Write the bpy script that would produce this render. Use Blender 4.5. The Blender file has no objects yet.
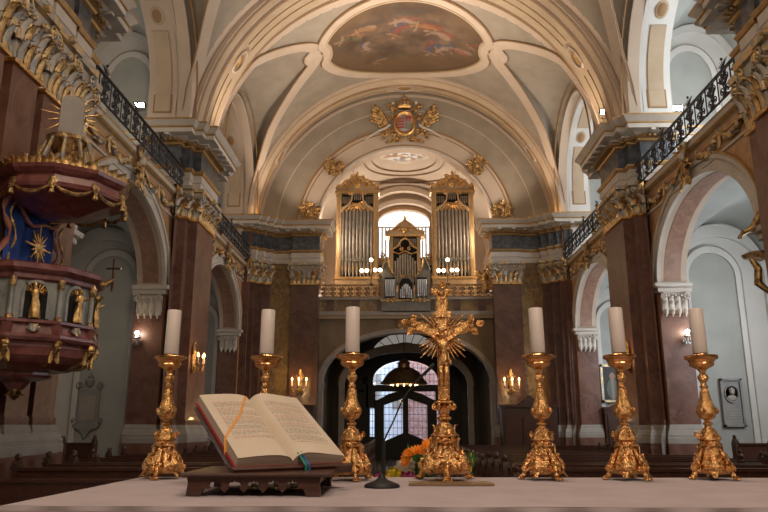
import bpy, bmesh, math, random
import numpy as np
from mathutils import Vector, Matrix, noise
PI=math.pi; ZO=1.75
sc=bpy.context.scene; COL=sc.collection
sin,cos,sqrt=math.sin,math.cos,math.sqrt
# ------------------------------------------------------------------ camera
F=700.; VX,VY=400.,425.; CX=-.3
def basis():
    d=np.array([VX-384,256-VY,-F]); d/=np.linalg.norm(d)
    up=np.array([0,-d[2],d[1]]); up/=np.linalg.norm(up)
    return np.array([np.cross(d,up),d,up])
MW=basis()
def ray(u,v): return MW@np.array([u-384,256-v,-F])
def atX(u,v,X): r=ray(u,v); r=r*((X-CX)/r[0]); return (X,r[1],r[2])
def atY(u,v,Y): r=ray(u,v); r=r*(Y/r[1]); return (r[0]+CX,Y,r[2])
def atZ(u,v,Z): r=ray(u,v); r=r*(Z/r[2]); return (r[0]+CX,r[1],Z)
cd=bpy.data.cameras.new('camera'); cam=bpy.data.objects.new('camera',cd); COL.objects.link(cam)
cd.sensor_width=36; cd.lens=36*F/768; cd.clip_start=.05; cd.clip_end=300
m4=Matrix.Identity(4)
for i in range(3):
    for j in range(3): m4[i][j]=MW[i][j]
m4.translation=Vector((CX,0,ZO)); cam.matrix_world=m4; sc.camera=cam
# ------------------------------------------------------------------ materials
def mat(name,col,rough=.6,metal=0,col2=None,scale=3.,amt=(.35,.65),detail=6,dist=0,bump=0,bscale=40,emit=None,estr=0,vein=None,coat=0,stretch=None,sss=0,trans=0,attr=None):
    m=bpy.data.materials.new(name); m.use_nodes=True; nt=m.node_tree; N=nt.nodes; L=nt.links
    b=N['Principled BSDF']; b.inputs['Base Color'].default_value=(*col,1); b.inputs['Roughness'].default_value=rough; b.inputs['Metallic'].default_value=metal
    tc=N.new('ShaderNodeTexCoord'); src=tc.outputs['Object']
    if stretch:
        mp=N.new('ShaderNodeMapping'); mp.inputs['Scale'].default_value=stretch; L.new(src,mp.inputs['Vector']); src=mp.outputs['Vector']
    if col2 is not None:
        n=N.new('ShaderNodeTexNoise'); n.inputs['Scale'].default_value=scale; n.inputs['Detail'].default_value=detail; n.inputs['Distortion'].default_value=dist
        L.new(src,n.inputs['Vector']); r=N.new('ShaderNodeValToRGB'); L.new(n.outputs['Fac'],r.inputs['Fac'])
        r.color_ramp.elements[0].position=amt[0]; r.color_ramp.elements[0].color=(*col,1)
        r.color_ramp.elements[1].position=amt[1]; r.color_ramp.elements[1].color=(*col2,1)
        out=r.outputs['Color']
        if vein is not None:
            n2=N.new('ShaderNodeTexNoise'); n2.inputs['Scale'].default_value=scale*.7; n2.inputs['Detail'].default_value=8; n2.inputs['Distortion'].default_value=1.2; L.new(src,n2.inputs['Vector'])
            r2=N.new('ShaderNodeValToRGB'); L.new(n2.outputs['Fac'],r2.inputs['Fac'])
            e=r2.color_ramp.elements; e[0].position=.46; e[0].color=(0,0,0,1); e[1].position=.5; e[1].color=(1,1,1,1); k=e.new(.54); k.color=(0,0,0,1)
            mx=N.new('ShaderNodeMixRGB'); L.new(r2.outputs['Color'],mx.inputs['Fac']); L.new(out,mx.inputs['Color1']); mx.inputs['Color2'].default_value=(*vein,1); out=mx.outputs['Color']
        L.new(out,b.inputs['Base Color'])
    if attr:
        a=N.new('ShaderNodeAttribute'); a.attribute_name=attr; L.new(a.outputs['Color'],b.inputs['Base Color'])
    if bump:
        n=N.new('ShaderNodeTexNoise'); n.inputs['Scale'].default_value=bscale; n.inputs['Detail'].default_value=4; L.new(src,n.inputs['Vector'])
        bp=N.new('ShaderNodeBump'); bp.inputs['Strength'].default_value=bump; bp.inputs['Distance'].default_value=.3/bscale*4; L.new(n.outputs['Fac'],bp.inputs['Height']); L.new(bp.outputs['Normal'],b.inputs['Normal'])
    if emit: b.inputs['Emission Color'].default_value=(*emit,1); b.inputs['Emission Strength'].default_value=estr
    if coat: b.inputs['Coat Weight'].default_value=coat
    if sss: b.inputs['Subsurface Weight'].default_value=sss; b.inputs['Subsurface Radius'].default_value=(.02,.012,.008)
    if trans: b.inputs['Transmission Weight'].default_value=trans
    return m
M={}
M['panel']=mat('grey beige plaster',(.335,.285,.225),.85,col2=(.285,.24,.185),scale=1.5,bump=.05)
M['cream']=mat('cream plaster',(.54,.43,.335),.8,col2=(.49,.385,.295),scale=1.2)
M['cream2']=mat('yellowish plaster',(.50,.385,.26),.8,col2=(.44,.33,.22),scale=1.2)
M['line']=mat('brown painted line',(.30,.17,.07),.6)
M['white']=mat('white plaster',(.66,.64,.60),.8,col2=(.60,.58,.54),scale=1.,bump=.03)
M['greywall']=mat('pale grey green plaster',(.40,.405,.375),.85,col2=(.35,.355,.33),scale=1.3)
M['marble_red']=mat('red brown marble',(.115,.046,.03),.42,col2=(.20,.095,.063),scale=1.6,detail=9,dist=.6,vein=(.19,.10,.075),coat=.12)
M['marble_dark']=mat('dark brown marble',(.075,.033,.022),.4,col2=(.14,.068,.045),scale=2.2,detail=9,dist=.8,coat=.15)
M['marble_och']=mat('ochre marble',(.27,.165,.055),.4,col2=(.17,.10,.04),scale=2.,detail=9,dist=1.2,vein=(.34,.22,.09),coat=.15)
M['marble_or']=mat('orange marble',(.50,.27,.115),.5,col2=(.36,.185,.08),scale=1.5,detail=9,dist=1.0,vein=(.5,.31,.16))
M['marble_pink']=mat('mottled pink marble',(.36,.21,.145),.5,col2=(.26,.14,.095),scale=4.,detail=9,dist=1.0)
M['marble_gry']=mat('dark grey veined marble',(.045,.05,.06),.35,col2=(.13,.135,.15),scale=2.5,detail=9,dist=1.8,amt=(.4,.7),coat=.1)
M['stone']=mat('pale limestone',(.38,.34,.30),.7,col2=(.31,.275,.24),scale=2.,bump=.04)
M['stonewarm']=mat('warm white stone',(.60,.54,.47),.6,col2=(.52,.46,.40),scale=2.)
M['gold']=mat('gilding',(.88,.56,.24),.32,1,col2=(.50,.29,.10),scale=14,bump=.45,bscale=60)
M['goldold']=mat('aged gilding',(.70,.46,.20),.42,1,col2=(.22,.14,.07),scale=9,amt=(.42,.6),bump=.6,bscale=30)
M['goldpaint']=mat('gold paint',(.50,.31,.12),.45,.55,col2=(.38,.23,.09),scale=5)
M['goldgrey']=mat('greyed gilding',(.70,.50,.24),.42,.7,col2=(.40,.38,.35),scale=5,amt=(.46,.56),bump=.5,bscale=25)
M['stick']=mat('gilded candlestick metal',(.95,.55,.22),.2,1,col2=(.46,.22,.07),scale=55,amt=(.38,.68),bump=.75,bscale=110)
M['wood']=mat('dark oak',(.045,.02,.013),.4,col2=(.085,.038,.022),scale=4,stretch=(1,1,10),coat=.1)
M['woodred']=mat('reddish brown wood',(.05,.019,.012),.35,col2=(.095,.036,.022),scale=6,stretch=(1,1,12),coat=.2)
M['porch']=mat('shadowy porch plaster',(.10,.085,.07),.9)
M['lowwall']=mat('ochre grey lower wall',(.26,.19,.12),.7,col2=(.20,.145,.09),scale=2)
M['iron']=mat('black wrought iron',(.03,.032,.04),.4,.6)
M['dooriron']=mat('black painted door iron',(.008,.008,.010),.6)
M['bronze']=mat('bronze grille',(.35,.21,.10),.4,.7,col2=(.18,.11,.06),scale=6)
M['wax']=mat('white candle wax',(.80,.68,.60),.45,sss=.3,col2=(.76,.64,.56),scale=5)
M['bulb']=mat('lit warm bulb',(1,.9,.7),.5,emit=(1,.80,.5),estr=14)
M['led']=mat('lit floodlight glass',(1,1,1),.5,emit=(1,.93,.82),estr=30)
M['candleflame']=mat('lit candle bulb',(1,.7,.3),.5,emit=(1,.55,.16),estr=20)
M['daywin']=mat('daylit frosted glass',(.9,.95,1),.5,emit=(.84,.92,1),estr=6.0)
M['daywinl']=mat('dim daylit frosted glass',(.9,.95,1),.5,emit=(1,.93,.84),estr=.22)
M['loftwin']=mat('glaring daylit window',(1,1,1),.5,emit=(.93,.97,1),estr=1.5)
M['pipe']=mat('tin organ pipe metal',(.30,.26,.22),.45,.7,col2=(.22,.19,.16),scale=4)
M['pipesil']=mat('silver organ pipe metal',(.60,.60,.60),.3,.9)
M['case']=mat('honey organ case paint',(.44,.31,.18),.55,col2=(.36,.25,.14),scale=3,bump=.03)
M['casegrey']=mat('grey green painted case',(.17,.16,.13),.5,col2=(.23,.21,.17),scale=4)
M['black']=mat('black cavity shade',(.012,.010,.009),.9)  # flat black stands for the shade inside niches and organ cases
M['cloth']=mat('white altar linen',(.52,.42,.415),.9,col2=(.46,.37,.365),scale=5,bump=.25,bscale=300)
M['clothhem']=mat('pinkish linen hem',(.42,.31,.31),.9,bump=.3,bscale=300)
M['bookcover']=mat('red leather',(.28,.018,.022),.5,bump=.1)
M['pageedge']=mat('stacked page edges',(.66,.54,.42),.8,col2=(.46,.36,.27),scale=5,stretch=(1,1,80))
M['orange']=mat('orange silk ribbon',(.75,.30,.03),.5)
M['green']=mat('green silk ribbon',(.02,.22,.15),.5)
M['blueribbon']=mat('blue silk ribbon',(.03,.12,.35),.5)
M['blue']=mat('deep blue velvet',(.03,.085,.34),.85,col2=(.02,.05,.22),scale=4)
M['petal']=mat('orange petals',(.95,.28,.01),.6,sss=.1)
M['petaly']=mat('yellow petals',(.75,.55,.02),.6)
M['petalp']=mat('magenta petals',(.35,.04,.14),.6)
M['petalw']=mat('cream petals',(.75,.68,.55),.6)
M['leaf']=mat('green leaves',(.04,.12,.025),.6,col2=(.07,.18,.04),scale=20)
M['dark']=mat('matte black plastic',(.010,.009,.009),.55)
M['brass']=mat('dull brass plate',(.45,.32,.19),.4,.9,bump=.2)
M['floor']=mat('nave stone floor',(.20,.18,.16),.16,col2=(.14,.125,.11),scale=2,coat=.1)
M['glass']=mat('clear glass',(.95,1,1),.05,trans=1)
M['brick']=mat('red brick street wall',(.42,.16,.12),.8,col2=(.58,.38,.34),scale=6)
M['street']=mat('pale street facade',(.82,.84,.88),.8,col2=(.68,.72,.78),scale=1.5)
M['silver']=mat('silver crest metal',(.6,.6,.62),.35,.8)
M['crestred']=mat('crest red enamel',(.40,.05,.04),.5)
M['relief']=mat('grey relief stone',(.30,.29,.28),.7,col2=(.24,.23,.22),scale=5,bump=.1)
M['paint']=mat('fresco pigment',(.5,.4,.3),.8,attr='paint')
M['portrait']=mat('portrait pigment',(.5,.4,.3),.6,attr='paint')
# pane: see-through window glass
def panemat():
    m=bpy.data.materials.new('door pane glass'); m.use_nodes=True; nt=m.node_tree; N=nt.nodes; N.remove(N['Principled BSDF'])
    t=N.new('ShaderNodeBsdfTransparent'); t.inputs[0].default_value=(.92,.95,1,1); g=N.new('ShaderNodeBsdfGlossy'); g.inputs['Roughness'].default_value=.05
    x=N.new('ShaderNodeMixShader'); x.inputs[0].default_value=.06; nt.links.new(t.outputs[0],x.inputs[1]); nt.links.new(g.outputs[0],x.inputs[2]); nt.links.new(x.outputs[0],N['Material Output'].inputs[0]); return m
M['pane']=panemat()
# ------------------------------------------------------------------ mesh builder
ORG={}
class MB:
    def __init__(s): s.v=[]; s.f=[]; s.m=[]
    def add(s,vs,fs,m=0):
        o=len(s.v); s.v+= [tuple(p) for p in vs]; s.f+=[tuple(i+o for i in f) for f in fs]
        s.m+= [m]*len(fs) if isinstance(m,int) else list(m)
    def box(s,x0,x1,y0,y1,z0,z1,m=0):
        vs=[(x,y,z) for x in(x0,x1) for y in(y0,y1) for z in(z0,z1)]
        s.add(vs,[(0,1,3,2),(4,6,7,5),(0,4,5,1),(2,3,7,6),(0,2,6,4),(1,5,7,3)],m)
    def obox(s,c,size,R=None,m=0):
        R=R or Matrix.Identity(3); c=Vector(c); h=[k/2 for k in size]
        vs=[c+R@Vector((x,y,z)) for x in(-h[0],h[0]) for y in(-h[1],h[1]) for z in(-h[2],h[2])]
        s.add(vs,[(0,1,3,2),(4,6,7,5),(0,4,5,1),(2,3,7,6),(0,2,6,4),(1,5,7,3)],m)
    def bar(s,a,b,w,d=None,m=0,up=(0,0,1)):
        a=Vector(a);b=Vector(b);t=(b-a); l=t.length; t.normalize(); u=Vector(up)
        if abs(t.dot(u))>.98: u=Vector((0,1,0))
        x=t.cross(u).normalized(); y=x.cross(t)
        R=Matrix((x,t,y)).transposed(); s.obox((a+b)/2,(w,l,d or w),R,m)
    def lathe(s,prof,c=(0,0,0),seg=24,m=0,phase=0,mod=None,nz=0,sx=1,sy=1,a0=0,a1=2*PI,rot=None):
        full=abs(a1-a0-2*PI)<1e-6; n=seg if full else seg+1; vs=[];fs=[]; ms=[]
        for k,(r,z) in enumerate(prof):
            for i in range(n):
                a=a0+(a1-a0)*i/seg+phase; rr=r
                if mod: rr=r*mod(a,z,k)
                if nz and r>0: rr+=nz*noise.noise(Vector((cos(a)*r*60+c[0]*9,sin(a)*r*60,z*60)))
                p=Vector((rr*cos(a)*sx,rr*sin(a)*sy,z))
                if rot: p=rot@p
                vs.append((c[0]+p.x,c[1]+p.y,c[2]+p.z))
        for k in range(len(prof)-1):
            for i in range(seg):
                j=(i+1)%n if full else i+1
                fs.append((k*n+i,k*n+j,(k+1)*n+j,(k+1)*n+i)); ms.append(m if isinstance(m,int) else m[k])
        if full:
            if prof[0][0]>1e-5: fs.append(tuple(range(n))[::-1]); ms.append(ms[0])
            if prof[-1][0]>1e-5: fs.append(tuple((len(prof)-1)*n+i for i in range(n))); ms.append(ms[-1])
        s.add(vs,fs,ms)
    def tube(s,pts,r,seg=6,m=0,cap=True,flat=1.):
        P=[Vector(p) for p in pts]; n=len(P); R=[r]*n if not hasattr(r,'__len__') else r
        T=[((P[min(i+1,n-1)]-P[max(i-1,0)]).normalized() if (P[min(i+1,n-1)]-P[max(i-1,0)]).length>1e-9 else Vector((0,0,1))) for i in range(n)]
        u=T[0].orthogonal().normalized(); vs=[];fs=[]
        for i in range(n):
            u=(u-T[i]*u.dot(T[i])); u= u.normalized() if u.length>1e-6 else T[i].orthogonal().normalized(); w=T[i].cross(u)
            for k in range(seg):
                a=2*PI*k/seg; vs.append(P[i]+(u*cos(a)+w*sin(a)*flat)*R[i])
        for i in range(n-1):
            for k in range(seg): fs.append((i*seg+k,i*seg+(k+1)%seg,(i+1)*seg+(k+1)%seg,(i+1)*seg+k))
        if cap: fs.append(tuple(range(seg))[::-1]); fs.append(tuple((n-1)*seg+k for k in range(seg)))
        s.add(vs,fs,m)
    def ball(s,c,r,seg=8,m=0,R=None,nz=0):
        rx,ry,rz=(r,r,r) if not hasattr(r,'__len__') else r
        vs=[];fs=[];rows=max(4,seg//2+1)
        for k in range(rows+1):
            t=PI*k/rows
            for i in range(seg):
                a=2*PI*i/seg; p=Vector((rx*sin(t)*cos(a),ry*sin(t)*sin(a),rz*cos(t)))
                if nz: p*=1+nz*noise.noise(p*(3/max(rx,ry,rz))+Vector(c)*7)
                if R: p=R@p
                vs.append((c[0]+p.x,c[1]+p.y,c[2]+p.z))
        for k in range(rows):
            for i in range(seg): fs.append((k*seg+i,(k+1)*seg+i,(k+1)*seg+(i+1)%seg,k*seg+(i+1)%seg))
        s.add(vs,fs,m)
    def mould(s,path,prof,m=0,closed=False):
        """sweep profile (d outward to the LEFT of the path, z) along a plan polyline with mitred corners"""
        n=len(path); P=[Vector((p[0],p[1])) for p in path]; off=[]
        for i in range(n):
            def nr(a,b): t=(b-a).normalized(); return Vector((-t.y,t.x))
            if closed: n1=nr(P[i-1],P[i]); n2=nr(P[i],P[(i+1)%n])
            else:
                n1=nr(P[i-1],P[i]) if i>0 else None; n2=nr(P[i],P[i+1]) if i<n-1 else None
                n1=n1 or n2; n2=n2 or n1
            b=n1+n2; k=max(1+n1.dot(n2),.3); off.append(b/k)
        q=len(prof); vs=[(P[i].x+off[i].x*d,P[i].y+off[i].y*d,z) for i in range(n) for d,z in prof]
        fs=[];ms=[]
        for i in range(n if closed else n-1):
            j=(i+1)%n
            for k in range(q-1):
                fs.append((i*q+k,j*q+k,j*q+k+1,i*q+k+1)); ms.append(m if isinstance(m,int) else m[k])
        if not closed: fs.append(tuple(range(q))); fs.append(tuple((n-1)*q+k for k in range(q))[::-1]); ms+=[ms[0],ms[0]]
        s.add(vs,fs,ms)
    def arc(s,fr,uc,zi,a1,b1,a2,b2,d0,d1,m=0,t0=0,t1=PI,seg=40,legs=None,m2=None):
        """band between two half ellipses, thickness d0..d1; legs: z where straight legs end"""
        ts=[t0+(t1-t0)*i/seg for i in range(seg+1)]
        I=[(uc+a1*cos(t),zi+b1*sin(t)) for t in ts]; O=[(uc+a2*cos(t),zi+b2*sin(t)) for t in ts]
        if legs is not None: I=[(uc+a1,legs)]+I+[(uc-a1,legs)]; O=[(uc+a2,legs)]+O+[(uc-a2,legs)]
        vs=[];fs=[];ms=[];m2=m if m2 is None else m2
        for (i,o) in zip(I,O): vs+=[fr(i[0],i[1],d0),fr(o[0],o[1],d0),fr(o[0],o[1],d1),fr(i[0],i[1],d1)]
        for k in range(len(I)-1):
            a=4*k;b=a+4
            fs+=[(a,a+1,b+1,b),(a+1,a+2,b+2,b+1),(a+2,a+3,b+3,b+2),(a+3,a,b,b+3)]; ms+=[m,m,m,m2]
        fs+=[(0,1,2,3)]; l=4*(len(I)-1); fs+=[(l,l+1,l+2,l+3)]; ms+=[m,m]
        s.add(vs,fs,ms)
    def holewall(s,fr,u0,u1,z0,z1,uc,a,zi,b,d0,d1,mf=0,msf=0,mb=0,seg=40,mj=None):
        us=[(u0,None),(uc-a,None)]+[(uc-a*cos(PI*i/seg),zi+b*sin(PI*i/seg)) for i in range(seg+1)]+[(uc+a,None),(u1,None)]
        for k in range(len(us)-1):
            (ua,za),(ub,zb)=us[k],us[k+1]
            if abs(ua-ub)<1e-6: continue
            za=z0 if za is None else za; zb=z0 if zb is None else zb
            if us[k][1] is None: zb=z0
            if us[k+1][1] is None: za=z0
            s.add([fr(ua,za,d0),fr(ub,zb,d0),fr(ub,z1,d0),fr(ua,z1,d0)],[(0,1,2,3)],mf)
            s.add([fr(ua,za,d1),fr(ub,zb,d1),fr(ub,z1,d1),fr(ua,z1,d1)],[(3,2,1,0)],mb)
            if us[k][1] is not None and us[k+1][1] is not None: s.add([fr(ua,za,d0),fr(ub,zb,d0),fr(ub,zb,d1),fr(ua,za,d1)],[(3,2,1,0)],msf)
            s.add([fr(ua,z1,d0),fr(ub,z1,d0),fr(ub,z1,d1),fr(ua,z1,d1)],[(0,1,2,3)],mb)
        for u in (uc-a,uc+a):
            if zi>z0: s.add([fr(u,z0,d0),fr(u,zi,d0),fr(u,zi,d1),fr(u,z0,d1)],[(0,1,2,3)],msf if mj is None else mj)
        for u in (u0,u1): s.add([fr(u,z0,d0),fr(u,z1,d0),fr(u,z1,d1),fr(u,z0,d1)],[(0,1,2,3)],mb)
    def ribbon(s,pts,nrm,w,th,m=0,closed=False,medge=None,ew=.06):
        n=len(pts); P=[Vector(p) for p in pts]
        def go(off0,off1,th0,mm):
            vs=[];fs=[]
            for i in range(n):
                if closed: t=P[(i+1)%n]-P[i-1]
                else: t=P[min(i+1,n-1)]-P[max(i-1,0)]
                t.normalize(); N=Vector(nrm[i]).normalized(); sd=t.cross(N).normalized()
                vs+=[P[i]+sd*off0,P[i]+sd*off1,P[i]+sd*off1+N*th0,P[i]+sd*off0+N*th0]
            for i in range(n if closed else n-1):
                a=4*i;b=4*((i+1)%n)
                fs+=[(a,a+1,b+1,b),(a+1,a+2,b+2,b+1),(a+2,a+3,b+3,b+2),(a+3,a,b,b+3)]
            s.add(vs,fs,mm)
        go(-w/2,w/2,th,m)
        if medge is not None: go(-w/2-ew,-w/2+.01,th*.5,medge); go(w/2-.01,w/2+ew,th*.5,medge)
    def grid(s,fn,nu,nv,m=0):
        vs=[fn(i/nu,j/nv) for i in range(nu+1) for j in range(nv+1)]
        s.add(vs,[(i*(nv+1)+j,(i+1)*(nv+1)+j,(i+1)*(nv+1)+j+1,i*(nv+1)+j+1) for i in range(nu) for j in range(nv)],m)
    def prism(s,fr,poly,d0,d1,m=0):
        n=len(poly); vs=[fr(u,z,d0) for u,z in poly]+[fr(u,z,d1) for u,z in poly]
        s.add(vs,[tuple(range(n)),tuple(range(2*n-1,n-1,-1))]+[(i,(i+1)%n,n+(i+1)%n,n+i) for i in range(n)],m)
    def leaf(s,base,up,out,w,h,curl=.5,m=0,th=.012,nu=4,nv=7):
        b=Vector(base);up=Vector(up).normalized();out=Vector(out).normalized();sd=up.cross(out).normalized()
        def pt(i,j,o):
            v=j/nv; x=(i/nu-.5)*2
            lob=1-.22*abs(sin(v*PI*3.2)); wid=w/2*(sin(PI*min(v*.8+.25,1.))**.6)*lob if v<1 else w*.08
            zz=v if v<.75 else .75+.12*sin((v-.75)/.25*PI*.75)
            oo=curl*w*(.15+ (v**3)*1.0)
            return b+sd*(x*wid)+up*(h*zz*1.15)+out*(oo+o-abs(x)*w*.14)
        vs=[];N=(nu+1)*(nv+1)
        for o in (th,-th):
            for i in range(nu+1):
                for j in range(nv+1): vs.append(pt(i,j,o))
        fs=[]
        for q in (0,N):
            for i in range(nu):
                for j in range(nv):
                    f=(q+i*(nv+1)+j,q+(i+1)*(nv+1)+j,q+(i+1)*(nv+1)+j+1,q+i*(nv+1)+j+1); fs.append(f if q else f[::-1])
        for j in range(nv):
            fs.append((j,j+1,N+j+1,N+j)); k=nu*(nv+1); fs.append((k+j+1,k+j,N+k+j,N+k+j+1))
        for i in range(nu):
            a=i*(nv+1)+nv;b2=(i+1)*(nv+1)+nv; fs.append((a,b2,N+b2,N+a))
        s.add(vs,fs,m)
    def spiral(s,fr,u,z,r,turns=1.6,a0=0,cw=1,th=.02,d=0,m=0,n=None,seg=5,grow=None):
        n=n or int(10*turns)+4; pts=[];rr=[]
        for i in range(n+1):
            t=i/n; a=a0+cw*2*PI*turns*t; q=r*(1-t)**.8*.92+r*.08
            pts.append(fr(u+q*cos(a),z+q*sin(a),d)); rr.append(th*(1-.45*t))
        s.tube(pts,rr,seg,m); s.ball(pts[-1],th*1.5,5,m)
    def scroll(s,fr,p0,p1,bulge,r,th,d=0,m=0,seg=5,turns=1.2):
        """C scroll: curve from p0 to p1 bowed sideways ending in spirals both ends"""
        a=Vector(p0);b=Vector(p1);t=(b-a);n=Vector((-t.y,t.x)); l=t.length; n.normalize(); sgn=1 if bulge>0 else -1
        pts=[];K=10
        for i in range(K+1):
            q=i/K; pts.append(a+t*q+n*bulge*4*q*(1-q))
        def sp(p,dirv):
            dv=dirv.normalized(); nn=Vector((-dv.y,dv.x))*(-sgn); c=p+nn*r; out=[]
            for i in range(1,int(9*turns)+1):
                ph=i/9*2*PI; q=r*(1-ph/(2*PI*turns)*.75); vv=p-c; 
                ang=ph; cw= 1 if dv.cross(nn)>0 else -1
                w=Vector((vv.x*cos(cw*ang)-vv.y*sin(cw*ang),vv.x*sin(cw*ang)+vv.y*cos(cw*ang)))*(q/r); out.append(c+w)
            return out
        full=sp(a,pts[0]-pts[1])[::-1]+pts+sp(b,pts[-1]-pts[-2])
        s.tube([fr(p.x,p.y,d) for p in full],th,seg,m)
    def mirror(s):
        s.v=[(-x,y,z) for x,y,z in s.v]; s.f=[f[::-1] for f in s.f]; return s
    def build(s,name,mats,parent=None,smooth=True,local=False,angle=40):
        if not isinstance(mats,(list,tuple)): mats=[mats]
        me=bpy.data.meshes.new(name); v=s.v
        if parent is not None:
            o0=ORG[parent.name] if not local else Vector((0,0,0))
            org=o0
        else:
            xs=[p[0] for p in v];ys=[p[1] for p in v];zs=[p[2] for p in v]
            org=Vector(((min(xs)+max(xs))/2,(min(ys)+max(ys))/2,min(zs)))
        me.from_pydata([(x-org.x,y-org.y,z-org.z) for x,y,z in v],[],s.f)
        for k in mats: me.materials.append(M[k])
        me.polygons.foreach_set('material_index',s.m)
        bm=bmesh.new(); bm.from_mesh(me); bmesh.ops.recalc_face_normals(bm,faces=bm.faces)
        if smooth:
            ca=math.radians(angle)
            for e in bm.edges: e.smooth = (len(e.link_faces)==2 and e.calc_face_angle(9)<ca)
            for f in bm.faces: f.smooth=True
        bm.to_mesh(me); bm.free()
        o=bpy.data.objects.new(name,me); COL.objects.link(o)
        if parent is not None: o.parent=parent; ORG[o.name]=ORG[parent.name]
        else: o.location=org+Vector((0,0,ZO)); ORG[o.name]=org
        return o
def thing(name,label,cat,loc,group=None):
    o=bpy.data.objects.new(name,None); COL.objects.link(o); loc=Vector(loc); o.location=loc+Vector((0,0,ZO)); ORG[o.name]=loc
    o['label']=label;o['category']=cat
    if group:o['group']=group
    return o
def tag(o,label,cat,group=None,kind=None):
    o['label']=label;o['category']=cat
    if group:o['group']=group
    if kind:o['kind']=kind
    return o
def st(o,label=None): 
    o['kind']='structure'
    if label:o['label']=label
    return o
def kids(o): return [c for c in bpy.data.objects if c.parent==o]
def dup(o,loc,label=None,rz=None,mirror=False):
    def rec(a,par):
        c=a.copy(); COL.objects.link(c)
        if par: c.parent=par
        for k in KID.get(a.name,[]): rec(k,c)
        return c
    KID={}
    for q in bpy.data.objects:
        if q.parent: KID.setdefault(q.parent.name,[]).append(q)
    c=rec(o,None); c.location=Vector(loc)+Vector((0,0,ZO)); ORG[c.name]=Vector(loc)
    if rz is not None:c.rotation_euler.z=rz
    if mirror:c.scale.x=-1
    if label:c['label']=label
    return c
FX=lambda X,s=1: (lambda u,z,d: (X+d*s,u,z))      # wall plane facing nave: u=y
FY=lambda Y,s=1: (lambda u,z,d: (u,Y+d*s,z))      # frontal plane: u=x
def polar(cx,cy,R):  # local frame on vertical cylinder
    return lambda u,z,d:(cx+(R+d)*cos(u),cy+(R+d)*sin(u),z)
SIDES=((1,'right'),(-1,'left'))
# plan dimensions
WX=7.2; ZI=3.95; ZC0,ZC1=6.12,7.15; ZE=9.02; NF=-1.75; SF=-1.17
A1=(13.95,20.25); A2=(23.65,30.0)
P1=[(7.04,20.05),(7.04,20.36),(6.80,20.36),(6.80,20.70),(6.54,20.70),(6.54,22.6),(6.80,22.6),(6.80,22.95),(7.04,22.95),(7.04,23.6)]
P2=[(6.98,29.95),(6.98,30.15),(6.7,30.15),(6.7,30.42),(6.4,30.42),(6.4,30.7),(6.1,30.7),(6.1,31.0)]
P3=[(5.15,31.2),(5.15,30.85),(3.92,30.85),(3.92,31.6)]
P0=[(7.1,9.0),(6.62,9.0),(6.62,10.05),(6.84,10.05),(6.84,10.3),(6.62,10.3),(6.62,11.1),(6.86,11.1),(6.86,11.4),(6.66,11.4),(6.66,12.1),(6.92,12.1),(6.92,12.4),(6.72,12.4),(6.72,12.95),(6.92,12.95),(6.92,13.6),(7.2,13.6)]
BASEPROF=[(.0,0.02),(.05,0),(.07,-.06),(.09,-.1),(.09,-.16),(.14,-.2),(.16,-.3),(.19,-.32),(.19,-.42),(.21,-.44),(.21,-.62),(.21,NF)]
BASEPROF=[(d*.78,z*.8 if z>NF else z) for d,z in BASEPROF]
BASEM=[0,0,0,0,0,0,0,0,0,0,1]
def leavesalong(mb,path,z0,h,w,m,outk=.0,closed=False,step=.0,curl=.55):
    n=len(path); cnt=0
    for i in range(n if closed else n-1):
        a=Vector(path[i]);b=Vector(path[(i+1)%n]);L=(b-a).length
        if L<.14: continue
        t=(b-a)/L; nn=Vector((-t.y,t.x)); k=max(1,int(round(L/w)))
        for j in range(k+int(bool(step))):
            q=(j+.5-.5*bool(step))/k; p=a+(b-a)*q+nn*outk
            mb.leaf((p.x,p.y,z0),(0,0,1),(nn.x,nn.y,0),min(w,L/k)*1.05,h,curl,m if not isinstance(m,tuple) else m[(cnt+j)%len(m)],th=.018); mb.ball((p.x+nn.x*.05*(1+curl),p.y+nn.y*.05*(1+curl),z0+h*1.0),(.035,.035,.03),6,m if not isinstance(m,tuple) else m[1])
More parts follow.
